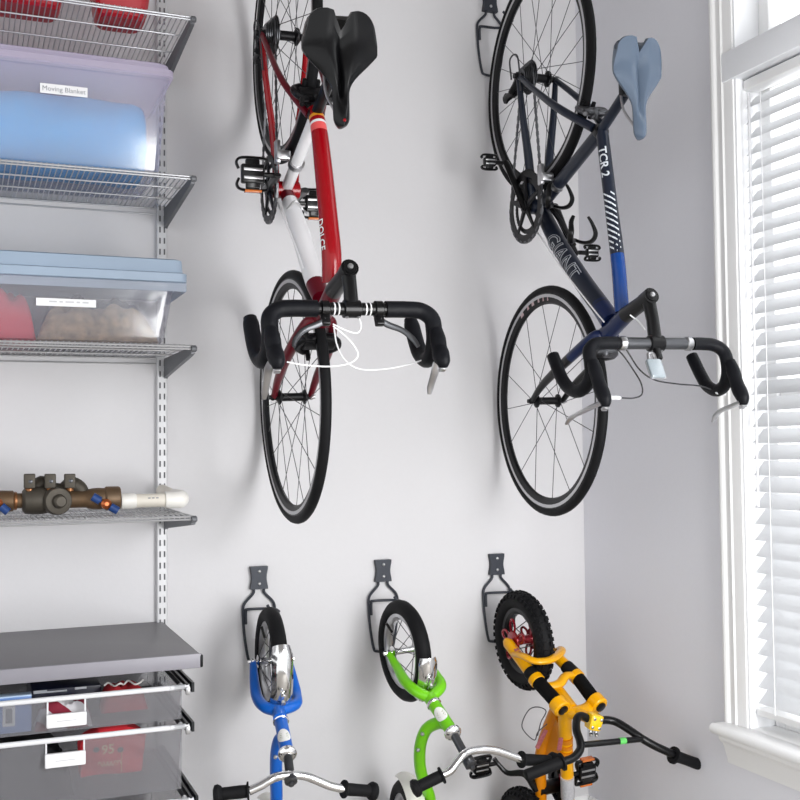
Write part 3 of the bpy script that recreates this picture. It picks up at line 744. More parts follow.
def small_bike(S):
    hub = PY(*S['hub'], YH); n = V(S['n']).normalized()
    rear = PY(*S['rear'], YH-.0)
    T = thing('balance_bicycle', (rear.x, rear.y, rear.z-.15), S['label'], 'bicycle', 'small children\'s bicycles on the lower row')
    paint = S['paint']
    R = .146
    wh = make_wheel(T, hub, n, R, .045, .016, .028, M['silver'], 16, KHUB, M['chrome'], .0012, 1.0, fl=(.035, .015))
    MB().tube([hub+(PY(*S['valve'], YH)-hub).normalized()*.098, hub+(PY(*S['valve'], YH)-hub).normalized()*.066], .004, 8).build('valve', M['black'], wh)
    P = lambda a: [PY(*q) for q in a]
    crown = PY(*S['crown']); htb = PY(*S['htb']); htt = PY(*S['htt']); ax = (htt-htb).normalized()
    # looped fork: one bent tube per leg meeting at the crown
    Wv = n
    if Wv.x > 0: Wv = -Wv                                # towards picture left
    for s in (1, -1):
        dr = hub+Wv*(s*.05)
        dn = (crown-hub); side = Wv*(s*.047)
        l = (crown-ax*0-dr)
        if s > 0:
            pts = [dr, *P(S['leg']), crown]
        else:
            src = [dr]+[p+(-Wv)*(2*((p-hub).dot(Wv))) for p in P(S['leg'])]
            pts = src+[crown]
        leg = MB().tube(spl(pts, 8), [.009, .0125, .0150, .0155, .0155, .0155], 14).build('fork_leg', paint, T)
        MB().lathe(dr-Wv*(s*.002), Wv*s, [(0, .010), (.006, .010), (.008, .007), (.016, .006)], 10).build('axle_nut', M['chrome'], T)
    MB().lathe(crown-ax*.006, ax, [(0, .010), (.004, .018), ((htb-crown).length+.004, .018)], 16).build('fork_crown', paint, T)
    # chrome mudguard arching over the part of the tyre nearest the fork crown
    m = MB(); e = (crown-hub); e = (e-n*e.dot(n)).normalized(); f = n.cross(e)
    if f.z < 0: f = -f                                    # f points up the wall
    RO = []; a0, a1 = S['guard']
    gr = R+.012; steps = 26
    for i in range(steps+1):
        a = math.radians(a0+(a1-a0)*i/steps); d = e*cos(a)+f*sin(a); ring = []
        endt = min(1, min(i, steps-i)/3)
        hw_ = .029*(.82+.18*endt)
        K = 9
        for j in range(K): t = -1+2*j/(K-1); ring.append(hub+d*(gr+.010*(1-t*t)-.008*(abs(t)**4))+n*(hw_*t))
        for j in range(K): t = 1-2*j/(K-1); ring.append(hub+d*(gr-.0015+.010*(1-t*t)-.008*(abs(t)**4))+n*(hw_*t))
        RO.append(ring)
    m.rings(RO); gd = m.build('mudguard', M['chrome'], T)
    for q in (-.5,):
        c = crown-ax*.012-(crown-hub).normalized()*.006
        MB().obox(hub+e*(gr+.013)+f*.03, n, f, e, .0075, .018, .003, .002).build('guard_tab', M['chrome'], gd)
        MB().lathe(hub+e*(gr+.016)+f*.024, e, [(0, .006), (.005, .006), (.006, .003)], 8).build('bolt', M['silver'], gd)
    # head tube, headset
    hd = MB().tube([htb, htt], .0175, 16).build('head_tube', paint, T)
    MB().lathe(htb-ax*.008, ax, [(0, .0185), (.002, .021), (.008, .021), (.010, .0185)], 18).build('headset_cup', M['chrome'], T)
    MB().lathe(htt-ax*.002, ax, [(0, .019), (.004, .023), (.012, .024), (.018, .020), (.022, .012)], 18).build('headset_cup', M['chrome'], T)
    # round badge on the head tube
    bc = PY(*S['badge']); bc = htb+ax*(bc-htb).dot(ax); o = (CAMLOC-bc); o = (o-ax*o.dot(ax)).normalized(); tt = ax.cross(o)
    m = MB(); vs = []; N = 20
    for rr in (0, .25, .5, .75, 1):
        for j in range(N):
            x, y = .024*rr*cos(2*PI*j/N), .019*rr*sin(2*PI*j/N); th = y/.0178
            vs.append(bc+ax*x+(o*cos(th)+tt*sin(th))*.0184)
    m.add(vs, [[k*N+j, k*N+(j+1) % N, (k+1)*N+(j+1) % N, (k+1)*N+j] for k in range(4) for j in range(N)])
    bo = m.build('badge', badge, hd)
    m = MB()
    for k in range(5):
        x = -.008+.004*k; y0, y1 = -.011+.003*(k % 2), .009-.003*((k+1) % 2); vs = []
        for (xx, yy) in ((x, y0), (x+.0024, y0), (x+.0024, y1), (x, y1)): th = yy/.0178; vs.append(bc+ax*xx+(o*cos(th)+tt*sin(th))*.0190)
        m.add(vs, [[0, 1, 2, 3]])
    m.build('badge_print', badge_d, bo, smooth=0)
    # quill stem and chrome bar
    q1 = PY(*S['stem'])
    m = MB(); m.tube([htt+ax*.016, q1], .0115, 12); m.build('stem', M['steel'], T)
    sc = MB(); se = q1+(q1-htt).normalized()*.0; 
    sc.lathe(q1-(q1-htt).normalized()*.012, (q1-htt), [(0, .0135), (.003, .016), (.024, .016), (.026, .012), (.027, .007), (.034, .007), (.036, .004)], 14); sc.build('stem_clamp', M['steel'], T)
    bar = P(S['bar'])
    MB().tube(spl(bar, 7), .0105, 14).build('handlebar', M['chrome'], T)
    for a, b in S['grips']:
        A, Bq = PY(*a), PY(*b); d = (Bq-A).normalized(); Lg = (Bq-A).length
        g = MB().lathe(A, d, [(0, .013), (.0, .022), (.004, .022), (.006, .0150), (.02, .0155), (.05, .0150), (Lg-.022, .0150), (Lg-.02, .019), (Lg-.012, .0235), (Lg-.004, .022), (Lg, .012)], 18).build('grip', M['rubber'], T)
    # curved main tube running down to the rear wheel
    fr = P(S['frame'])
    ft = MB().tube(spl(fr, 8), [.0165]*5+[.0175], 16).build('frame_tube', paint, T)
    for q in S['bolts']:
        MB().ball(PY(*q), .006, 8).build('bolt', M['silver'], ft)
    end = fr[-1]
    dn = -n if n.x > 0 else n
    for s in (-1, 1):
        tubeobj('chain_stay', [end, end.lerp(rear, .5)+dn*(s*.03), rear+dn*(s*.05)], [.012, .011, .008], paint, T, 10, 5)
    rw = make_wheel(T, rear, S['rn'], .146, .045, .016, .028, M['silver'], 16, KHUB, M['chrome'], .0012, 1.0, fl=(.035, .015))
    # cream rear mudguard
    rn = V(S['rn']).normalized(); e1 = (V((0, 0, 1))-rn*rn.z).normalized(); f1 = V((0, -1, 0)); f1 = (f1-rn*f1.dot(rn)).normalized(); m = MB(); RO = []
    for i in range(21):
        a = math.radians(-12+100*i/20); d = e1*cos(a)+f1*sin(a); ring = []
        for j in range(7): t = -1+j/3; ring.append(rear+d*(.156+.010*(1-t*t))+rn*(.026*t))
        for j in range(7): t = 1-j/3; ring.append(rear+d*(.154+.010*(1-t*t))+rn*(.026*t))
        RO.append(ring)
    m.rings(RO); m.build('rear_mudguard', cream, T)
    sp = end.lerp(rear, .15); top = sp+V((0, -.16, -.05))
    MB().tube([sp, top], .011, 12).build('seat_post', M['chrome'], T)
    make_saddle(T, top+V((0, -.02, -.09)), top+V((0, -.02, .10)), (0, -1, 0), .065, .035, M['black'], groove=.0, notch=0, nw=.022, rails=False)
    return T

bluek = mat('blue_bike_paint', (18, 98, 196), .28, coat=.3, spec=.3, vary=.05, scale=10)
greenk = mat('green_bike_paint', (112, 196, 22), .28, coat=.3, spec=.3, vary=.05, scale=10)
KB = small_bike(dict(label='blue balance bike with chrome front mudguard hanging below the red road bike', paint=bluek,
    hub=(271, 660.5), n=(1, -.065, .0), rear=(270, 856), rn=(1, .05, 0), valve=(262, 628), crown=(278.5, 711, -.335), htb=(281, 722, -.36), htt=(287, 752, -.465), stem=(290.5, 778, -.53),
    leg=[(254.5, 683, -.225), (257.5, 698, -.262), (265, 707, -.305)], guard=(-18, 60), badge=(284, 737, -.43),
    bar=[(249, 791, -.535), (262, 785, -.535), (270, 780, -.535), (278, 776.5, -.53), (290, 775, -.53), (304, 776, -.53), (318, 781, -.535), (330, 786, -.535), (344, 789, -.535)],
    grips=[((249, 791, -.535), (213, 795, -.515)), ((343.5, 789, -.535), (376, 791.5, -.52))],
    frame=[(282.5, 737, -.392), (279, 741, -.375), (276.5, 753, -.35), (276, 775, -.32), (276.5, 800, -.29), (275, 832, -.24)], bolts=[(275.5, 757, -.385)]))
KG = small_bike(dict(label='lime green balance bike with black-gripped chrome handlebar, second on the lower row', paint=greenk,
    hub=(404, 650.5), n=(1, .07, .05), rear=(407, 832), rn=(1, -.12, 0), valve=(392, 632), crown=(430, 698, -.355), htb=(434.5, 705, -.38), htt=(451.5, 731, -.47), stem=(469, 762, -.545),
    leg=[(397, 667, -.235), (405, 681, -.29), (416, 691, -.335)], guard=(-16, 34), badge=(443.5, 716, -.425),
    bar=[(442, 775, -.56), (450, 771, -.56), (457, 762, -.557), (464, 754, -.555), (473, 750.5, -.55), (485, 749.5, -.55), (497, 751, -.55), (509, 755, -.55), (522, 759.5, -.55)],
    grips=[((442.5, 775, -.56), (412, 790, -.55)), ((521, 759.5, -.55), (556, 761, -.535))],
    frame=[(446, 724, -.435), (438, 723, -.41), (426, 730, -.375), (420, 748, -.345), (421, 772, -.315), (430, 800, -.27), (424, 818, -.235)], bolts=[(422.5, 734, -.385), (418, 750, -.36)]))

# ------------------------------------------------------------------ yellow suspension bike
yel = mat('yellow_bike_paint', (230, 164, 0), .3, coat=.3, spec=.3, vary=.05, scale=10)
yeld = mat('amber_bike_paint', (206, 124, 6), .3, coat=.25, spec=.3, vary=.06, scale=10)
foam = mat('black_foam', (14, 14, 15), .85, spec=.1, vary=.2, scale=120, bump=.3)
decal = mat('decal_pink', (196, 120, 124), .4, rgb2=(120, 40, 50), scale=160)
def yellow_bike():
    hub = PY(523, 640, YH); n = V((1, .04, .05)).normalized(); rear = PY(527, 838, YH)
    T = thing('suspension_bicycle', (rear.x, rear.y, rear.z-.15), 'yellow children\'s bike with knobbly tyres and black foam fork sleeves', 'bicycle', 'small children\'s bicycles on the lower row')
    redhub = mat('red_anodised', (150, 12, 34), .25, metal=.5, coat=.5, vary=.1)
    H2 = [(-.06, .004), (-.05, .007), (-.04, .010), (-.037, .030), (-.031, .032), (-.027, .016), (0, .013), (.027, .016), (.031, .032), (.037, .030), (.04, .010), (.05, .007), (.06, .004)]
    wh = make_wheel(T, hub, n, .146, .054, .020, .032, M['black'], 12, H2, redhub, .0016, .8, knob=40, fl=(.033, .028))
    # big red hub spokes of the star-shaped flange
    e1, e2, nn = frame_of(n)
    for s in (-1, 1):
        m = MB()
        for k in range(5):
            a = 2*PI*k/5+.3; d = e1*cos(a)+e2*sin(a); t = n.cross(d)
            c = hub+n*(s*.033)+d*.046
            m.tube(spl([c+d*(.020*cos(q))+t*(.013*sin(q)) for q in [2*PI*j/10 for j in range(10)]], 2, True), .004, 6, closed=True)
        m.build('hub_flange', redhub, wh)
    MB().tube([hub+V((0, .04, .085)), hub+V((0, -.01, .10))], .004, 6).build('valve', M['silver'], wh)
    # fork: two telescopic legs
    LEG = {1: dict(a=(508, 643, -.20), g=(530, 672, -.29), r=(535, 678, -.31), u=(558, 705, -.42)), -1: dict(a=(543, 643, -.20), g=(567, 667, -.29), r=(575, 675, -.315), u=(595, 700, -.425))}
    caps = {1: (560.5, 707, -.43), -1: (598, 704, -.435)}
    for s, q in LEG.items():
        a, g, r, u = (PY(*q[k]) for k in 'agru'); ax = (u-a).normalized()
        lg = MB().tube([a-ax*.012, a, a.lerp(g, .4), g], [.010, .0165, .0165, .0175], 14).build('fork_leg', yel, T)
        if s > 0:
            o = (CAMLOC-a); o = (o-ax*o.dot(ax)).normalized(); o = (o+ax.cross(o)*-.6).normalized()
            c = a.lerp(g, .45); m = MB(); t = ax.cross(o)
            for k in range(4):
                m.obox(c+ax*(-.024+.014*k)+o*.0165, ax, t, o, .005, .007, .0012, 0)
            m.build('decal', decal, lg, smooth=0)
        MB().tube([g-ax*.004, g+ax*.004, r-ax*.004, r], [.020, .021, .021, .020], 14).build('fork_seal', M['rubber'], T)
        MB().lathe(r-ax*.004, ax, [(0, .019), (.003, .023), (.020, .023), (.023, .019)], 16).build('fork_collar', yel, T)
        c = PY(*caps[s]); MB().tube([r+ax*.018, c-ax*.02], .0205, 16).build('foam_sleeve', foam, T)
        c = PY(*caps[s])
        MB().lathe(c-ax*.022, ax, [(0, .022), (.003, .0265), (.030, .0265), (.034, .022)], 18).build('fork_clamp', yel, T)
        MB().lathe(c+ax*.008, ax, [(0, .0155), (.008, .0155), (.010, .012)], 14).build('fork_cap', M['black'], T)
        MB().lathe(hub+n*(-s*.05), n*-s, [(0, .011), (.006, .011), (.008, .007), (.014, .006)], 10).build('axle_nut', M['silver'], T)
    L1, L2 = LEG[1], LEG[-1]
    arch = [PY(*q) for q in ((515, 654, -.25), (523, 656, -.31), (535, 661, -.352), (550, 660, -.354), (560, 653, -.31), (561, 649, -.27), (556, 652, -.24))]
    MB().tube(spl(arch, 6), [.012, .013, .013, .014, .013, .012], 12, flat=.7).build('fork_brace', yel, T)
    lc = [PY(*q) for q in ((537, 680, -.32), (548, 686, -.345), (559, 684, -.345), (566, 676, -.33), (576, 676, -.322))]
    MB().tube(spl(lc, 6), [.015, .014, .016, .014, .014], 12, flat=.8).build('lower_crown', yel, T)
    uc = [PY(*q) for q in ((558, 705, -.40), (568, 712, -.425), (578, 712.5, -.435), (588, 708, -.425), (596, 700, -.40))]
    MB().tube(spl(uc, 6), [.021, .020, .024, .020, .021], 14, flat=.8).build('upper_crown', yel, T)
    # frame behind the crown
    m = MB(); P = lambda a: [PY(*q) for q in a]
    m.tube(P([(572, 711, -.42), (556, 690, -.32)]), .0215, 16); m.build('head_tube', yel, T)
    ft = MB().tube(spl(P([(566, 708, -.43), (565, 722, -.40), (566, 745, -.37), (567, 770, -.335), (568, 805, -.29), (566, 825, -.25)]), 6), [.020, .0195, .019, .019, .019], 16).build('frame_tube', yel, T)
    for y0, y1, mm, nm in ((737, 741, yeld, 'stripe'), (744, 747, yeld, 'stripe'), (750, 753, yeld, 'stripe'), (777, 797, mat('sticker_silver', (206, 206, 208), .35, rgb2=(150, 150, 156), scale=200), 'sticker')):
        a, b = PY(566 if y0 < 770 else 567.3, y0, -.375-.0013*(745-y0)), PY(566 if y0 < 770 else 567.7, y1, -.375-.0013*(745-y1))
        MB().tube([a, b], .0202, 16).build(nm, mm, ft)
    lo = MB().tube(spl(P([(560, 700, -.38), (551, 722, -.33), (543, 745, -.285), (540, 765, -.26), (541, 800, -.235), (538, 820, -.21)]), 6), [.018, .019, .018, .017, .016], 14).build('down_tube', yeld, T)
    m = MB(); g = P([(556, 716, -.36), (562, 728, -.39), (561, 752, -.36), (552, 764, -.31), (544, 756, -.28), (549, 735, -.32)])
    nn_ = (g[1]-g[0]).cross(g[3]-g[0]).normalized(); A = [p-nn_*.005 for p in g]; Bq = [p+nn_*.005 for p in g]; k = len(g)
    m.add(A+Bq, [list(range(k-1, -1, -1)), [k+i for i in range(k)]]+[[i, (i+1) % k, k+(i+1) % k, k+i] for i in range(k)]); m.build('gusset', yeld, T, smooth=0)
    for a, b in (((546, 730, -.36), (537, 748, -.34)), ((561, 738, -.415), (559, 750, -.40))):
        MB().tube([PY(*a), PY(*b)], .0065, 8, flat=.4, up=RT).build('decal', decal, lo if a[0] < 550 else ft)
    # brake cable loop
    MB().tube(spl(P([(547, 724, -.37), (538, 732, -.37), (534, 740, -.37), (522, 727, -.37), (528, 711, -.37), (537, 707, -.37), (546, 711, -.37), (541, 722, -.37), (537.5, 736, -.37)]), 7), .0016, 6).build('brake_cable', M['bcable'], T)
    # black cross-braced handlebar
    yb = -.50
    bl_ = P([(594, 721, yb), (582, 716, yb), (577, 719, yb-.01), (576.5, 730, yb-.035), (580, 741, yb-.06), (580, 750, yb-.075), (573, 758, yb-.085), (562, 762, yb-.085)])
    br_ = P([(594, 721, yb), (606, 720, yb), (616, 722, yb-.01), (628, 729, yb-.035), (641, 738, yb-.06), (655, 746, yb-.075), (668, 752, yb-.085), (676, 756, yb-.085)])
    hbar = MB().tube(spl(list(reversed(bl_))[:-1]+br_, 6), .0112, 14).build('handlebar', M['black'], T)
    cb0, cb1 = PY(581, 745, yb-.065), PY(642, 739, yb-.065)
    cbm = MB().tube([cb0, cb1], .0085, 12).build('crossbar', M['black'], T)
    MB().tube([cb0.lerp(cb1, .62), cb0.lerp(cb1, .72)], .0092, 12).build('sticker', mat('sticker_green', (96, 196, 96), .4), cbm)
    for a, b in (((563, 761.5, yb-.085), (525, 776, yb-.075)), ((673, 755, yb-.085), (699, 764.5, yb-.075))):
        A, Bq = PY(*a), PY(*b); d = Bq-A; Lg = d.length
        MB().lathe(A, d, [(0, .013), (0, .024), (.005, .024), (.007, .0155), (.02, .016), (Lg*.5, .0152), (Lg-.01, .016), (Lg-.003, .0155), (Lg, .011)], 18).build('grip', M['rubber'], T)
    c = PY(594, 721.5, yb-.006); e = (br_[1]-bl_[1]).normalized(); up_ = V((0, -1, -.15)).normalized(); up_ = (up_-e*up_.dot(e)).normalized(); f = e.cross(up_)
    so = MB().obox(c, e, up_, f, .019, .017, .022, .006).build('stem_clamp', mat('yellow_stem', (248, 198, 20), .3, coat=.6), T)
    for sx in (-1, 1):
        for sz in (-1, 1):
            MB().lathe(c+e*(sx*.011)+f*(sz*.012)+up_*.016, up_, [(0, .0045), (.003, .0045), (.004, .002)], 8).build('bolt', M['silver'], so)
    MB().tube([PY(578, 713, -.445), c-up_*.005], .015, 12).build('stem', yel, T)
    for dx in (-.012, .006):
        MB().lathe(c-f*-.0+e*dx-V((0, 0, .026)), V((0, -.2, -1)), [(0, .006), (.012, .006), (.016, .003)], 8).build('clamp_bolt', M['chrome'], so)
    # cranks and pedals
    bbp = PY(548, 787, -.24)
    MB().lathe(bbp-n*.035, n, [(0, .018), (.002, .021), (.068, .021), (.07, .018)], 16).build('bottom_bracket_shell', M['black'], T)
    m = MB(); chainring(m, bbp+n*.042, n, .062, arms=5, hole=.75); m.lathe(bbp+n*.046, n, [(0, .066), (.002, .068), (.005, .066)], 24); m.build('chain_guard', M['black'], T)
    MB().lathe(bbp+n*.036-V((0, .03, -.02)), n, [(0, .024), (.008, .024)], 16).build('sprocket', redhub, T)
    pr_, plx = PY(586, 771.5, -.33), PY(481, 766.5, -.19)
    tubeobj('crank_arm', [bbp+n*.05, bbp.lerp(pr_, .5)+n*.03, pr_-n*.055], [.011, .009, .009], M['black'], T, 10, 4)
    tubeobj('crank_arm', [bbp-n*.04, PY(525, 774, -.24), PY(508, 773, -.21), PY(499, 765, -.195), PY(494, 758.5, -.19)], [.012, .011, .008, .007, .007], M['black'], T, 10, 5)
    make_pedal(T, pr_, n, (0, -.25, 1), M['black'], True, (.085, .072, .030))
    make_pedal(T, plx, -n, (0, -.25, 1), M['black'], False, (.075, .06, .026))
    make_wheel(T, rear, n, .146, .054, .020, .032, M['black'], 12, H2, M['black'], .0016, .8, knob=40, fl=(.033, .028))
    for s in (-1, 1):
        tubeobj('chain_stay', [PY(541, 805, -.235), PY(538, 820, -.21).lerp(rear, .3)+n*(s*.035), rear+n*(s*.055)], [.013, .012, .009], yel, T, 10, 5)
    sp = PY(567, 822, -.26); top = sp+V((0, -.16, -.05))
    MB().tube([sp, top], .011, 12).build('seat_post', M['black'], T)
    make_saddle(T, top+V((0, -.02, -.10)), top+V((0, -.02, .10)), (0, -1, 0), .065, .035, M['black'], groove=0, notch=0, nw=.022, rails=False)
yellow_bike()
# ------------------------------------------------------------------ shelving
wire_m = mat('wire_silver', (196, 197, 200), .35, metal=.75, vary=.04)
brk_m = mat('bracket_grey', (104, 106, 110), .5, metal=.3, vary=.05)
std_m = mat('standard_white', (206, 206, 208), .45, metal=.2, vary=.03)
slot_m = mat('slot_shadow', (92, 92, 96), .7)
XE, SD = PY(192.5, 180, -.405).x, .405
XL = -2.30
SX = PY(161.2, 450, 0).x
# slotted upright
up = thing('slotted_upright', (SX, 0, .45), 'tall slotted metal upright screwed to the wall behind the shelf ends', 'shelf upright')
m = MB(); W2 = .0145
m.rings([[V((SX-W2, 0, z)), V((SX-W2, -.016, z)), V((SX-W2+.003, -.018, z)), V((SX+W2-.003, -.018, z)), V((SX+W2, -.016, z)), V((SX+W2, 0, z))] for z in (.45, 3.0)])
m.build('channel', std_m, up, smooth=0)
m = MB(); z = .47
while z < 2.98:
    for s in (-1, 1): m.box((SX+s*.0062-.0021, -.0188, z), (SX+s*.0062+.0021, -.0178, z+.0165))
    z += .0318
m.build('slots', slot_m, up, smooth=0)

def wire_shelf(z, label):
    t = thing('wire_shelf', (XE, 0, z), label, 'shelf', 'wire shelves on the wall uprights')
    m = MB(); x = XL
    yf = -SD
    while x < XE-.004:
        m.tube([(x, -.004, z), (x, yf, z), (x, yf-.002, z-.0105)], .0016, 5); x += .0132
    m.build('wire_deck', wire_m, t)
    for y, dz, r in ((yf, -.0035, .0030), (yf-.002, -.0105, .0026), (-.275, -.0042, .0026), (-.145, -.0042, .0026), (-.006, -.0035, .0026), (-.006, -.020, .0022)):
        MB().tube([(XL, y, z+dz), (XE, y, z+dz)], r, 8).build('wire_rail', wire_m, t)
    poly = [(-.016, .001), (-SD+.004, .001), (-SD-.006, -.006), (-SD-.004, -.017), (-SD+.02, -.020), (-.03, -.052), (-.016, -.056)]
    m = MB(); m.prism([(a, b) for a, b in poly], (XE, 0, z-.006), V((0, 1, 0)), V((0, 0, 1)), V((1, 0, 0)), .010)
    b = m.build('bracket', brk_m, t, smooth=0)
    MB().lathe((XE-.004, -SD-.004, z-.010), (1, 0, 0), [(0, .0085), (0.010, .0085), (.013, .006)], 12).build('end_cap', brk_m, t)
    return t
ZS = tuple(PY(x, y, -SD).z+.002 for x, y in ((193, 17), (192, 176), (190, 345.5), (190, 516)))
wire_shelf(ZS[0], 'topmost wire shelf carrying two red tubs')
wire_shelf(ZS[1], 'second wire shelf from the top, under the clear bin with the blue blanket')
wire_shelf(ZS[2], 'third wire shelf from the top, under the blue-lidded storage bin')
wire_shelf(ZS[3], 'lowest wire shelf carrying the brass valve assembly')

# solid grey shelf over the drawers
DZ = (PY(157, 622.5, 0).z+PY(0, 631.5, 0).z)/2; DD = -PZ(100, 662, DZ).y; DXR = PY(200.5, 655, -DD).x; print('desk', DZ, DD, DXR)
desk_m = mat('desk_grey', (104, 102, 106), .42, vary=.03, scale=14)
edge_m = mat('desk_edge_grey', (134, 132, 140), .4, vary=.02)
t = thing('solid_shelf', (DXR, 0, DZ-.03), 'solid dark grey shelf board above the mesh drawers', 'shelf')
MB().box((XL, -DD+.003, DZ-.024), (DXR, 0, DZ), .003).build('board', desk_m, t)
MB().box((XL, -DD-.002, DZ-.033), (DXR+.002, -DD+.004, DZ+.001), .002).build('edge_band', edge_m, t)
MB().box((DXR-.002, -DD-.003, DZ-.032), (DXR+.006, -DD+.02, DZ-.002), .003).build('end_cap', M['bmetal'], t)
MB().box((DXR-.03, -.42, DZ-.055), (DXR-.016, -.018, DZ-.024), .002).build('bracket', brk_m, t)

# mesh drawers on dark runners
mesh_m = see_through('drawer_mesh', (150, 150, 156), .40, .4, .05)
rail_m = mat('drawer_rail_white', (226, 227, 230), .35, vary=.02)
run_m = mat('runner_dark', (36, 37, 40), .35, metal=.5)
YD = -DD+.036
def mesh_drawer(rl, rr, depth_px, label, holder, hx, open_h):
    """rl / rr: the front rail's left and right ends as surveyed"""
    A, Bq = PY(*rl, YD), PY(*rr, YD); z = (A.z+Bq.z)/2; z = Bq.z; x1 = Bq.x; x0 = XL
    zb = z-depth_px
    t = thing('mesh_drawer', (x1, YD, zb), label, 'drawer', 'grey mesh drawers under the solid shelf')
    m = MB(); tp = .010; th = .0015
    def panel(a, b, c, d, n_):
        n_ = V(n_)*th; q = [V(p) for p in (a, b, c, d)]; m.add([p for p in q]+[p+n_ for p in q], [[3, 2, 1, 0], [4, 5, 6, 7], [0, 1, 5, 4], [1, 2, 6, 5], [2, 3, 7, 6], [3, 0, 4, 7]])
    yb = -.03
    # front panel with a cut-out under the rail for the hand
    h0, h1 = hx; zc = z-open_h
    for a, b, c, d in ((x0, h0, z, zb), (h1, x1, z, zb), (h0, h1, zc, zb)):
        panel((a, YD, c), (b, YD, c), (b, YD+tp, d), (a, YD+tp, d), (0, 1, 0))
    panel((x1, YD, z), (x1, yb, z), (x1-tp, yb, zb), (x1-tp, YD+tp, zb), (-1, 0, 0))
    panel((x0, YD+tp, zb), (x1-tp, YD+tp, zb), (x1-tp, yb, zb), (x0, yb, zb), (0, 0, 1))
    panel((x0, yb, z), (x1, yb, z), (x1-tp, yb, zb), (x0, yb, zb), (0, -1, 0))
    m.build('mesh_basket', mesh_m, t, smooth=0)
    m = MB(); m.tube(spl([(x0, YD-.002, z), (x1-.05, YD-.002, z), (x1-.03, YD-.002, z), (x1-.02, YD-.002, z), (x1-.004, YD+.002, z), (x1, YD+.02, z)], 5), .0062, 10); m.build('front_rail', rail_m, t)
    m = MB(); m.tube([(x1, YD+.018, z), (x1, yb, z)], .0055, 8); m.tube([(x0, yb, z), (x1, yb, z)], .005, 8); m.build('basket_rim', run_m, t)
    # cut-out trim and label holder
    m = MB(); r = .0022
    m.tube([(h0, YD-.002, z), (h0, YD-.002, zc)], r, 6); m.tube([(h1, YD-.002, z), (h1, YD-.002, zc)], r, 6); m.build('cutout_trim', rail_m, t)
    hz = holder
    lh = MB().box((h0-.003, YD-.012, zc-hz), (h1+.003, YD-.001, zc+.002), .003).build('label_holder', M['white'], t)
    MB().box(((h0+h1)/2-.022, YD-.0128, zc-hz*.52), ((h0+h1)/2+.022, YD-.012, zc-hz*.46)).build('pencil_line', mat('faint_grey', (196, 196, 200), .6), lh, smooth=0)
    # runner beside the basket
    m = MB(); xr = x1+.012
    m.box((xr-.004, YD-.006, z-.012), (xr+.003, -.02, z+.008), .001); m.box((xr+.009, YD-.010, z-.013), (xr+.016, -.02, z+.010), .001); m.box((xr+.003, YD+.01, z-.010), (xr+.009, -.02, z-.004))
    m.build('runner', run_m, t, smooth=0)
    MB().box((xr-.005, YD-.012, z-.018), (xr+.006, YD-.004, z+.001), .002).build('runner_clip', M['silver'], t)
    return t, z, zb, x1
def PD(px, py): return PY(px, py, YD)
hl, hr = PD(47.5, 700).x, PD(85, 700).x
d1 = mesh_drawer((0, 702), (182, 686.8), .078, 'upper mesh drawer with a blue box and red striped cloth showing', .029, (hl, hr), PD(60, 698).z-PD(60, 713.5).z)
hl2, hr2 = PD(46, 745).x, PD(84, 745).x
d2 = mesh_drawer((0, 742.5), (182, 726.3), .150, 'deep middle mesh drawer holding a red shirt', .030, (hl2, hr2), PD(60, 738).z-PD(60, 751.5).z)
d3 = mesh_drawer((0, 815), (186, 800), .17, 'lowest mesh drawer, only its runner showing at the bottom of the picture', .034, (hl2, hr2), .035)

# things in the drawers
def boxthing(name, lo, hi, m_, label, cat, b=.003, group=None): return tag(MB().box(lo, hi, b).build(name, m_), label, cat, group)
_, z1, zb1, xx1 = d1; _, z2, zb2, xx2 = d2
bx = thing('blue_packet', (PD(14, 700).x, YD+.03, zb1+.003), 'pale blue packet with a white window at the left of the upper drawer', 'packet')
pk = mat('packet_blue', (92, 132, 200), .35, rgb2=(130, 165, 220), scale=14)
p0, p1 = PD(-12, 700).x, PD(32, 700).x
MB().box((p0, YD+.0150, zb1+.006), (p1, YD+.05, z1+.008), .002).build('carton', pk, bx)
MB().box((p0, YD+.0155, z1+.0075), (p1, YD+.051, z1+.011), .001).build('top_edge', mat('packet_light', (190, 214, 240), .3), bx)
q0, q1 = PD(3, 700).x, PD(15.5, 700).x
MB().box((q0, YD+.0135, zb1+.022), (q1, YD+.0152, z1-.010), .0005).build('window_frame', M['white'], bx)
MB().box((q0+.006, YD+.0128, zb1+.029), (q1-.006, YD+.0136, z1-.016), .0003).build('picture', mat('packet_grey', (140, 146, 150), .5, rgb2=(96, 104, 110), scale=60), bx)
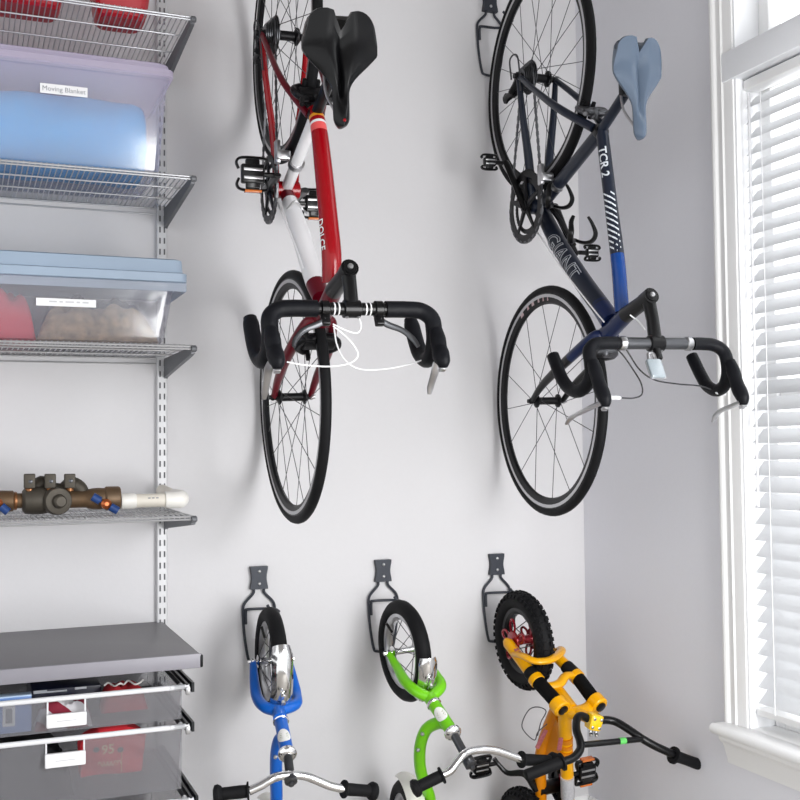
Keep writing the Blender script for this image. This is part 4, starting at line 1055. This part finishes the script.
def cloth_heap(name, x0, x1, y0, y1, z0, z1, m_, label, cat, seed, nx=26, ny=14, amp=.35, sub=None):
    rnd = random.Random(seed); ph = [rnd.uniform(0, 6.28) for _ in range(8)]; fx = [rnd.uniform(1.5, 4.5) for _ in range(4)]; fy = [rnd.uniform(1, 3.5) for _ in range(4)]
    m = MB(); vs = []
    for j in range(ny+1):
        for i in range(nx+1):
            u, v = i/nx, j/ny; e = (1-(2*u-1)**6)*(1-(2*v-1)**6)
            h = sum(sin(fx[k]*u*6.28+ph[k]+1.5*sin(fy[k]*v*6.28+ph[k+4])) for k in range(4))/4
            h += .22*sin(13*u+7*v+ph[0])+.12*sin(23*u-9*v+ph[2])
            vs.append(V((x0+(x1-x0)*(u+.012*sin(7*v+ph[1])), y0+(y1-y0)*v, z0+(z1-z0)*e*(1-amp*.5+amp*.5*h))))
    n1 = nx+1; top = [[j*n1+i, j*n1+i+1, (j+1)*n1+i+1, (j+1)*n1+i] for j in range(ny) for i in range(nx)]
    per = [i for i in range(n1)]+[j*n1+nx for j in range(1, ny+1)]+[ny*n1+i for i in range(nx-1, -1, -1)]+[j*n1 for j in range(ny-1, 0, -1)]
    m.add(vs, top+[list(reversed(per))])
    return tag(m.build(name, m_, smooth=60), label, cat)
navyb = mat('navy_card', (24, 30, 62), .3, coat=.3, rgb2=(14, 18, 34), scale=20)
t = thing('navy_box', (PD(75, 690).x, YD+.08, zb1+.003), 'flat navy box with white print on its top edge in the upper drawer', 'box')
MB().box((PD(34, 690).x, YD+.09, zb1+.006), (PD(106, 690).x, YD+.30, z1+.004), .003).build('carton', navyb, t)
m = MB(); a = PD(36, 690).x; b = PD(104, 690).x
m.box((a, YD+.087, z1-.004), (a+(b-a)*.5, YD+.0895, z1-.0005)); m.box((a+(b-a)*.62, YD+.087, z1-.002), (a+(b-a)*.8, YD+.0895, z1+.003)); m.box((a, YD+.087, z1+.0), (a+(b-a)*.2, YD+.0895, z1+.003)); m.build('print', letterw, t, smooth=0)
flag = bpy.data.materials.new('striped_cloth'); flag.use_nodes = True; nt = flag.node_tree; b_ = nt.nodes['Principled BSDF']; b_.inputs['Roughness'].default_value = .8
wv = nt.nodes.new('ShaderNodeTexWave'); wv.inputs['Scale'].default_value = 7; wv.inputs['Distortion'].default_value = 1.5; wv.bands_direction = 'DIAGONAL'
cr_ = nt.nodes.new('ShaderNodeValToRGB'); cr_.color_ramp.interpolation = 'CONSTANT'; cr_.color_ramp.elements[0].color = (*s2l((130, 22, 48)), 1); cr_.color_ramp.elements[1].position = .5; cr_.color_ramp.elements[1].color = (*s2l((206, 204, 208)), 1)
tc = nt.nodes.new('ShaderNodeTexCoord'); nt.links.new(tc.outputs['Object'], wv.inputs['Vector']); nt.links.new(wv.outputs['Fac'], cr_.inputs[0]); nt.links.new(cr_.outputs[0], b_.inputs['Base Color'])
cloth_heap('striped_cloth', PD(36, 700).x, PD(94, 700).x, YD+.012, YD+.084, zb1+.004, z1+.0, flag, 'folded cloth with dark red and white stripes in the upper drawer', 'cloth', 3)
redshirt = mat('red_cloth', (176, 34, 44), .8, vary=.15, scale=30, bump=.2)
cloth_heap('red_packet_cloth', PD(103, 690).x, PD(150, 690).x, YD+.014, YD+.13, zb1+.03, z1+.014, redshirt, 'crumpled red cloth near the right end of the upper drawer', 'cloth', 11)
lace = mat('pale_cord', (210, 206, 204), .6)
tag(MB().tube(spl([(PD(106+i*5.0, 684+3*sin(i*2.1)).x, YD+.03+.015*sin(i*1.7), z1+.014+.004*sin(i*2.7)) for i in range(9)], 5), .0022, 6).build('tangled_cord', lace), 'pale tangled cord lying on the red cloth in the upper drawer', 'cord')
rs = thing('red_shirt', (PD(113, 760).x, YD+.02, zb2+.002), 'folded red shirt with tan number print in the middle drawer', 'shirt')
m = MB(); vs = []; a, b = PD(82, 750).x, PD(148, 750).x
nx, nz = 24, 14; zt_ = z2+.006; zl = PD(113, 777).z
for k in range(nz+1):
    for i in range(nx+1):
        u, v = i/nx, k/nz; vs.append(V((a+(b-a)*(u*(.92+.08*v)+.01*sin(6*v)), YD+.020+.006*sin(7*u+3*v)+.006*sin(11*v+4*u)-.004*v+.004, zl+(zt_-zl)*v*(1-.22*abs(2*u-1)**3))))
n1 = nx+1; nv = len(vs)
vs2 = [p+V((0, .06, 0)) for p in vs]
m.add(vs, [[j*n1+i, j*n1+i+1, (j+1)*n1+i+1, (j+1)*n1+i] for j in range(nz) for i in range(nx)]); m.add(vs2, [[j*n1+i, (j+1)*n1+i, (j+1)*n1+i+1, j*n1+i+1] for j in range(nz) for i in range(nx)])
per = [i for i in range(n1)]+[j*n1+nx for j in range(1, nz+1)]+[nz*n1+i for i in range(nx-1, -1, -1)]+[j*n1 for j in range(nz-1, 0, -1)]
m.f += [[per[i], per[(i+1) % len(per)], per[(i+1) % len(per)]+nv, per[i]+nv] for i in range(len(per))]; m.m += [0]*len(per)
m.build('fabric', mat('red_cloth_bright', (214, 40, 54), .8, vary=.12, scale=24, bump=.2), rs, smooth=70)
tan = mat('print_tan', (214, 176, 130), .7); dk = mat('print_dark', (60, 30, 40), .7)
def onsh(px, py, dy=-.008): return PY(px, py, YD+.012+dy)
c = onsh(108, 749.5, .0)
MB().text('95', .030, lambda x, y: V((c.x+x, YD+.0105, c.z+y)), .02).build('number', tan, rs, smooth=0)
m = MB()
for px in (96.5, 121): q = onsh(px, 750.5); m.prism([(.008*cos(k*PI/3), .007*sin(k*PI/3)) for k in range(6)], (q.x, YD+.0105, q.z), V((1, 0, 0)), V((0, 0, 1)), V((0, 1, 0)), .0006)
m.build('emblem', dk, rs, smooth=0)
m = MB()
for k in range(5):
    x = 100+k*4.2; m.tube(spl([V((onsh(x+j*1.4, 0).x, YD+.0105, onsh(x, 765-2.5*sin(j*1.6+k)-.35*k).z)) for j in range(5)], 4), .0011, 5)
m.tube([V((onsh(123, 0).x, YD+.0105, onsh(123, 752).z)), V((onsh(122.5, 0).x, YD+.0105, onsh(123, 772).z))], .0009, 5)
m.build('script_print', tan, rs, smooth=0)
cloth_heap('dark_cloth', PD(-40, 750).x, PD(78, 750).x, YD+.05, -.08, zb2+.004, z2-.03, mat('charcoal_cloth', (62, 62, 66), .85, vary=.2, scale=20), 'charcoal cloth lying in the left of the middle drawer', 'cloth', 21)

# ------------------------------------------------------------------ storage bins and their contents
def bin_body(x0, x1, y0, y1, z0, z1, taper, rr, th=.002):
    """open tub: rounded rectangle loft, outside and inside"""
    def loop(a0, a1, b0, b1, z, r):
        o = []
        for (cx_, cy_, s0) in ((a1-r, b1-r, 0), (a0+r, b1-r, 1), (a0+r, b0+r, 2), (a1-r, b0+r, 3)):
            for k in range(5): an = s0*PI/2+k/4*PI/2; o.append(V((cx_+r*cos(an), cy_+r*sin(an), z)))
        return o
    Z = [(z0, taper+.012, rr*.6), (z0+.006, taper+.003, rr*.9), (z0+.02, taper*.92, rr), (z1-.012, taper*.05, rr), (z1-.011, -.004, rr), (z1, -.005, rr)]
    R = [loop(x0+t, x1-t, y0+t, y1-t, z, max(r, .004)) for z, t, r in Z]
    Ri = [loop(x0+t+th, x1-t-th, y0+t+th, y1-t-th, z+(th if k <= 1 else 0), max(r-th, .003)) for k, (z, t, r) in reversed(list(enumerate(Z)))]
    return MB().rings(R+Ri)
def bin_lid(x0, x1, y0, y1, z0, ht, step, rr):
    def loop(e, z, r):
        o = []
        for (cx_, cy_, s0) in ((x1-e-r, y1-e-r, 0), (x0+e+r, y1-e-r, 1), (x0+e+r, y0+e+r, 2), (x1-e-r, y0+e+r, 3)):
            for k in range(5): an = s0*PI/2+k/4*PI/2; o.append(V((cx_+r*cos(an), cy_+r*sin(an), z)))
        return o
    return MB().rings([loop(.003, z0, rr), loop(0, z0+.002, rr), loop(0, z0+step, rr), loop(.006, z0+step+.003, rr), loop(.008, z0+step+.002, rr), loop(.011, z0+ht-.003, rr), loop(.016, z0+ht, rr)])
YB1 = -.385
z0 = ZS[1]+.002
zt1 = PY(172, 76, YB1).z
bx1 = PY(169.5, 100, YB1).x
b1 = thing('storage_bin', ((XL+bx1)/2, -.16, z0), 'clear plastic bin with a pale lid holding the blue blanket, on the second shelf', 'storage bin')
clear1 = see_through('clear_bin_plastic', (206, 202, 222), .18, .15, .06)
bin_body(XL, bx1, YB1, -.03, z0, zt1, .020, .025).build('tub', clear1, b1, smooth=20)
bin_lid(XL-.01, PY(175, 80, YB1-.006).x, YB1-.008, -.02, PY(172, 77.5, YB1).z, .036, .018, .03).build('lid', see_through('pale_lid_plastic', (226, 216, 238), .62, .2, .06), b1)
def front_label(parent, x0, x1, za, zb_, y, m_): return MB().box((x0, y-.0012, zb_), (x1, y, za)).build('paper_label', m_, parent, smooth=0)
la, lb = PY(40, 84, YB1), PY(87.5, 97, YB1)
lab = front_label(b1, la.x, lb.x, PY(63, 85.3, YB1).z, PY(63, 95, YB1).z, YB1+.0005, M['white'])
lc = (la+lb)/2; tz = PY(63, 90.2, YB1).z
MB().text('Moving Blanket', .0165, lambda x, y: V((lc.x+x, YB1-.0012, tz+y)), 0).build('lettering', mat('label_grey', (130, 132, 140), .6), lab, smooth=0)
# rolled blue blanket inside
bl0, bl1 = XL+.05, PY(143, 120, -.30).x
zc = (z0+.006+PY(70, 92, -.28).z)/2
m = MB(); NR = 40; R = []
rz = (PY(70, 92, -.28).z-z0-.006)/2; ryy = .150
for i in range(NR+1):
    x = bl0+(bl1-bl0)*i/NR; ring = []
    for j in range(40):
        a = 2*PI*j/40; e = 1-.05*(i == 0 or i == NR)
        k = 1+.026*sin(5*a+i*.35)+.015*sin(3*a-i*.5+1)+.012*sin(i*.9+2*a)
        ring.append(V((x+.006*sin(2*a), -.205+ryy*cos(a)*k*e, zc+rz*max(-1, min(1, sin(a)*k*e)))))
    R.append(ring)
m.rings(R); bk = thing('rolled_blanket', ((bl0+bl1)/2, -.16, z0+.004), 'rolled light blue blanket inside the clear bin', 'blanket')
bk_m = mat('blue_blanket', (16, 146, 214), .85, vary=.08, scale=7, bump=.3, rgb2=(44, 170, 230))
m.build('roll', bk_m, bk, smooth=70)
sp = MB(); pts = []
for k in range(70): a = k*.28; f = 1-k/74; pts.append(V((bl1+.001, -.205+ryy*.97*f*cos(a), zc+rz*.97*f*sin(a))))
sp.tube(pts, .003, 5).build('rolled_edge', mat('blue_blanket_edge', (70, 150, 212), .85, vary=.05), bk)

z0 = ZS[2]+.002; YB2 = -.383
zl = PY(172, 283, YB2).z; bx2 = PY(176, 300, YB2).x
b2 = thing('storage_bin', ((XL+bx2)/2, -.16, z0), 'low clear bin with a powder blue lid on the third shelf', 'storage bin')
bin_body(XL, bx2, YB2, -.03, z0, zl-.002, .022, .03).build('tub', see_through('smoky_bin_plastic', (176, 176, 190), .20, .15, .06), b2, smooth=20)
xr2 = PY(186, 290, YB2).x; MB().box((XL, YB2-.007, zl-.022), (xr2, YB2-.004, zl), .001).box((xr2-.003, YB2-.004, zl-.022), (xr2, -.03, zl), .001).build('rim', see_through('smoky_rim_plastic', (186, 196, 212), .6, .2, .06), b2, smooth=0)
lidm = mat('powder_blue_lid', (150, 167, 186), .4, vary=.03, scale=10)
bin_lid(XL-.01, PY(188, 283, YB2-.01).x, YB2-.012, -.02, zl+.001, PY(165, 259, YB2).z-zl, .022, .02).build('lid', lidm, b2)
la, lb = PY(36, 298, YB2), PY(96, 308, YB2)
lab = front_label(b2, la.x, lb.x, PY(66, 298.8, YB2).z, PY(66, 306.5, YB2).z, YB2+.0008, M['white'])
m = MB(); k = 0; x = la.x+.030
for wd in (.018, .008, .020, .008, .014):
    m.box((x, YB2-.0008, (PY(66, 302, YB2).z)-.0018), (x+wd, YB2-.0003, PY(66, 302, YB2).z+.0018)); x += wd+.006
m.build('faded_print', mat('faint_grey', (196, 196, 200), .6), lab, smooth=0)
cam_m = mat('camouflage_cloth', (44, 42, 50), .85, rgb2=(220, 190, 150), scale=55)
cloth_heap('patterned_clothes', PY(37, 320, -.3).x, PY(158, 320, -.3).x, -.335, -.215, z0+.010, PY(66, 298, -.3).z, cam_m, 'heap of grey and tan patterned clothes inside the blue-lidded bin', 'clothes', 5, 44, 18, .5)
cloth_heap('dark_clothes', PY(40, 320, -.2).x, PY(150, 320, -.2).x, -.205, -.08, z0+.010, PY(66, 288, -.2).z, mat('slate_cloth', (56, 58, 72), .85, vary=.2, scale=14), 'slate grey clothes at the back of the blue-lidded bin', 'clothes', 8, 36, 14, .5)
cloth_heap('red_garment', PY(-40, 320, -.2).x, PY(34, 320, -.2).x, -.335, -.08, z0+.010, PY(20, 284, -.3).z, mat('coral_cloth', (226, 66, 84), .85, vary=.1, scale=14), 'coral red garment at the left end of the blue-lidded bin', 'clothes', 14, 30, 14, .3)

# red tubs on the topmost shelf
z0 = ZS[0]+.003
redtub = mat('red_plastic', (178, 16, 34), .35, vary=.06, scale=8, coat=.2)
xa0, xa1 = PZ(-6, 16, z0).x, PZ(60, 20, z0).x
for lo, hi, lab_ in ((PZ(-60, 10, z0).x, PZ(59, 20, z0).x, 'wide red plastic tub at the left of the topmost shelf'), (PZ(92, 30, z0).x, PZ(141, 36, z0).x, 'red plastic tub at the right end of the topmost shelf')):
    y0 = PZ(110, 38, z0).y+.0
    y0, y1 = -.345, PZ(120, 37, z0).y-.012; print('tub', y1)
    t = thing('red_tub', ((lo+hi)/2, -.15, z0), lab_, 'tub', 'red tubs on the topmost shelf')
    bin_body(lo-.02, hi+.02, y0-.012, y1+.012, z0, z0+.16, .020, .035, .003).build('tub', redtub, t, smooth=20)
    bin_lid(lo-.03, hi+.03, y0-.020, y1+.02, z0+.158, .024, .014, .04).build('lid', mat('red_lid_plastic', (206, 30, 48), .35, vary=.05), t)

# ------------------------------------------------------------------ brass valve assembly and plastic pipe
YV = -.24; zs = ZS[3]+.0016
bronze = mat('aged_bronze', (92, 80, 66), .5, metal=.55, rgb2=(122, 92, 62), scale=26, bump=.2)
dbz = mat('dark_bronze', (66, 62, 56), .55, metal=.45, rgb2=(84, 78, 68), scale=30, bump=.2)
brass = mat('worn_brass', (150, 104, 66), .38, metal=.7, rgb2=(120, 78, 50), scale=30)
bluep = mat('blue_plastic', (26, 62, 122), .4, vary=.1)
def vx(px): return PY(px, 500, YV).x
zc = PY(50, 500, YV).z; print('zc-zs', zc-zs, PY(155,500.5,YV).z-zs)
t = thing('brass_valve_assembly', (vx(55), YV, zs), 'aged brass valve assembly with three test cocks on the lowest wire shelf', 'plumbing valve')
X = V((1, 0, 0))
def along(prof, m_, nm, z=None, y=None, parent=None, n=20): return MB().lathe((0, y or YV, z or zc), X, [(vx(p), r) for p, r in prof], n).build(nm, m_, parent or t)
along([(-30, .016), (-12, .016), (-12, .026), (0, .027), (13, .026), (15, .019), (24, .019)], bronze, 'pipe_nut')
along([(13.5, .022), (15, .0235), (17, .022)], brass, 'brass_ring')
along([(22, .024), (25, .033), (32, .0355), (42, .0355), (50, .032), (52, .028)], dbz, 'valve_body')
# round cap facing the room
fx = vx(54); MB().lathe((fx-.004, YV+.01, zc-.002), (.25, -1, 0), [(0, .030), (.02, .034), (.032, .0345), (.048, .0345), (.052, .032), (.054, .018), (.066, .016), (.07, .012)], 24).build('valve_cap', dbz, t)
along([(60, .024), (64, .022), (86, .022), (88, .025), (92, .027), (98, .028), (104, .027), (106, .031), (118, .031), (120, .028)], bronze, 'pipe_nut')
hump = MB(); hump.tube(spl([(vx(34), YV+.012, zc+.02), (vx(42), YV+.014, zc+.042), (vx(52), YV+.012, zc+.03), (vx(62), YV+.012, zc+.026), (vx(72), YV+.014, zc+.036), (vx(80), YV+.012, zc+.026), (vx(84), YV+.006, zc+.006)], 6), [.018, .020, .016, .016, .022, .020, .016], 14); hump.build('check_housing', dbz, t)
for px, hgt in ((29, 474.5), (49.5, 474.5), (69, 474.5)):
    zt = PY(px, hgt, YV-.006).z; x = vx(px); y = YV-.014; zb_ = zc+.022
    c = MB().lathe((x, y, zb_), (0, 0, 1), [(0, .010), (.008, .010), (.010, .0075), (.016, .0075), (.016, .0115), (.034, .0115), (.036, .009), (zt-zb_, .009)], 14).build('test_cock', brass, t)
    MB().obox((x, y-.004, zt-.016), X, V((0, 1, 0)), V((0, 0, 1)), .0135, .011, .018, .003).build('cock_cap', dbz, c)
    MB().lathe((x+.002, y-.006, zb_+.026), (.2, -1, 0), [(0, .010), (.004, .011), (.008, .007), (.010, .003)], 12).build('screw', M['steel'], c)
    MB().lathe((x, y, zb_+.011), (0, 0, 1), [(0, .009), (.004, .009)], 12).build('washer', M['white'], c)
def tee_handle(a, b, c_):
    A, Bq = PY(*a, YV-.036), PY(*b, YV-.040); d = (Bq-A).normalized(); cc = PY(*c_, YV-.046)
    h = MB(); h.tube([A-d*.010, A+d*.012], .0105, 12); h.tube([Bq-d*.012, Bq+d*.010], .0105, 12); h.tube([A, Bq], .004, 8); h = h.build('tee_handle', bluep, t)
    MB().lathe(cc+V((0, .012, 0)), (.1, -1, 0), [(0, .013), (.010, .013), (.013, .009), (.016, .005)], 14).build('handle_hub', mat('copper_nut', (176, 96, 56), .3, metal=.7), h)
tee_handle((96, 498.5), (114.5, 509), (106, 504)); tee_handle((-10, 497), (5, 509.5), (-3, 503.5))
zp = PY(150, 500.5, YV).z
t = thing('pipe_fitting', (vx(155), YV, zs), 'white plastic pipe with an elbow, lying right of the brass valve', 'pipe')
pvc = mat('white_pvc', (232, 230, 224), .4, vary=.02); pvc2 = mat('cream_pvc', (222, 216, 204), .42, vary=.03, scale=20)
def pipe(prof, m_, nm): return MB().lathe((0, YV, zp), X, [(vx(p), r) for p, r in prof], 22).build(nm, m_, t)
pipe([(121, .018), (121, .0205), (134, .0205), (135, .019), (136, .018)], pvc, 'coupling'); pp = pipe([(134, .0180), (168, .0180)], pvc2, 'straight_pipe')
m = MB()
for k in range(3): m.box((vx(147+4*k), YV-.0186, zp+.006), (vx(149.4+4*k), YV-.0165, zp+.0085))
m.build('print_marks', mat('label_grey', (130, 132, 140), .6), pp, smooth=0)
el = MB(); xe = vx(178)
el.tube(spl([(vx(165), YV, zp), (vx(176), YV, zp), (xe+.006, YV+.008, zp+.001), (xe+.008, YV+.03, zp+.003), (xe+.002, YV+.06, zp+.005)], 6), [.0225, .0225, .024, .0225, .0215], 20); el.build('elbow', pvc, t)
MB().tube([(xe+.003, YV+.055, zp+.005), (PY(162, 490, -.06).x, -.06, zp+.018)], .017, 18).build('back_pipe', pvc2, t)

# ------------------------------------------------------------------ light
w = bpy.data.worlds.new('sky'); bpy.context.scene.world = w; w.use_nodes = True; nt = w.node_tree
bg = nt.nodes['Background']
tc = nt.nodes.new('ShaderNodeTexCoord'); sx_ = nt.nodes.new('ShaderNodeSeparateXYZ'); nt.links.new(tc.outputs['Generated'], sx_.inputs[0])
mr = nt.nodes.new('ShaderNodeMapRange'); mr.inputs[1].default_value = .15; mr.inputs[2].default_value = .5; mr.inputs[3].default_value = 1.44; mr.inputs[4].default_value = 2.6
nt.links.new(sx_.outputs['X'], mr.inputs[0]); nt.links.new(mr.outputs[0], bg.inputs['Strength'])
bg.inputs['Color'].default_value = (.97, .985, 1, 1)
def area(name, loc, target, sx, sy, power, col=(1, 1, 1)):
    l = bpy.data.lights.new(name, 'AREA'); l.shape = 'RECTANGLE'; l.size = sx; l.size_y = sy; l.energy = power; l.color = col
    o = bpy.data.objects.new(name, l); C.objects.link(o); o.location = loc
    d = (V(target)-V(loc)).normalized(); o.rotation_euler = d.to_track_quat('-Z', 'Y').to_euler(); return o
area('added_side_light', (-.08, -2.55, 1.15), (-1.7, .2, .6), 1.3, 1.6, 86)  # added area lamp shining in from the right; no window at this spot
sc = bpy.context.scene
sc.view_settings.view_transform = 'Standard'; sc.view_settings.look = 'None'; sc.view_settings.exposure = 0; sc.view_settings.gamma = 1
sc.cycles.use_denoising = True
sc.cycles.max_bounces = 8; sc.cycles.transparent_max_bounces = 16
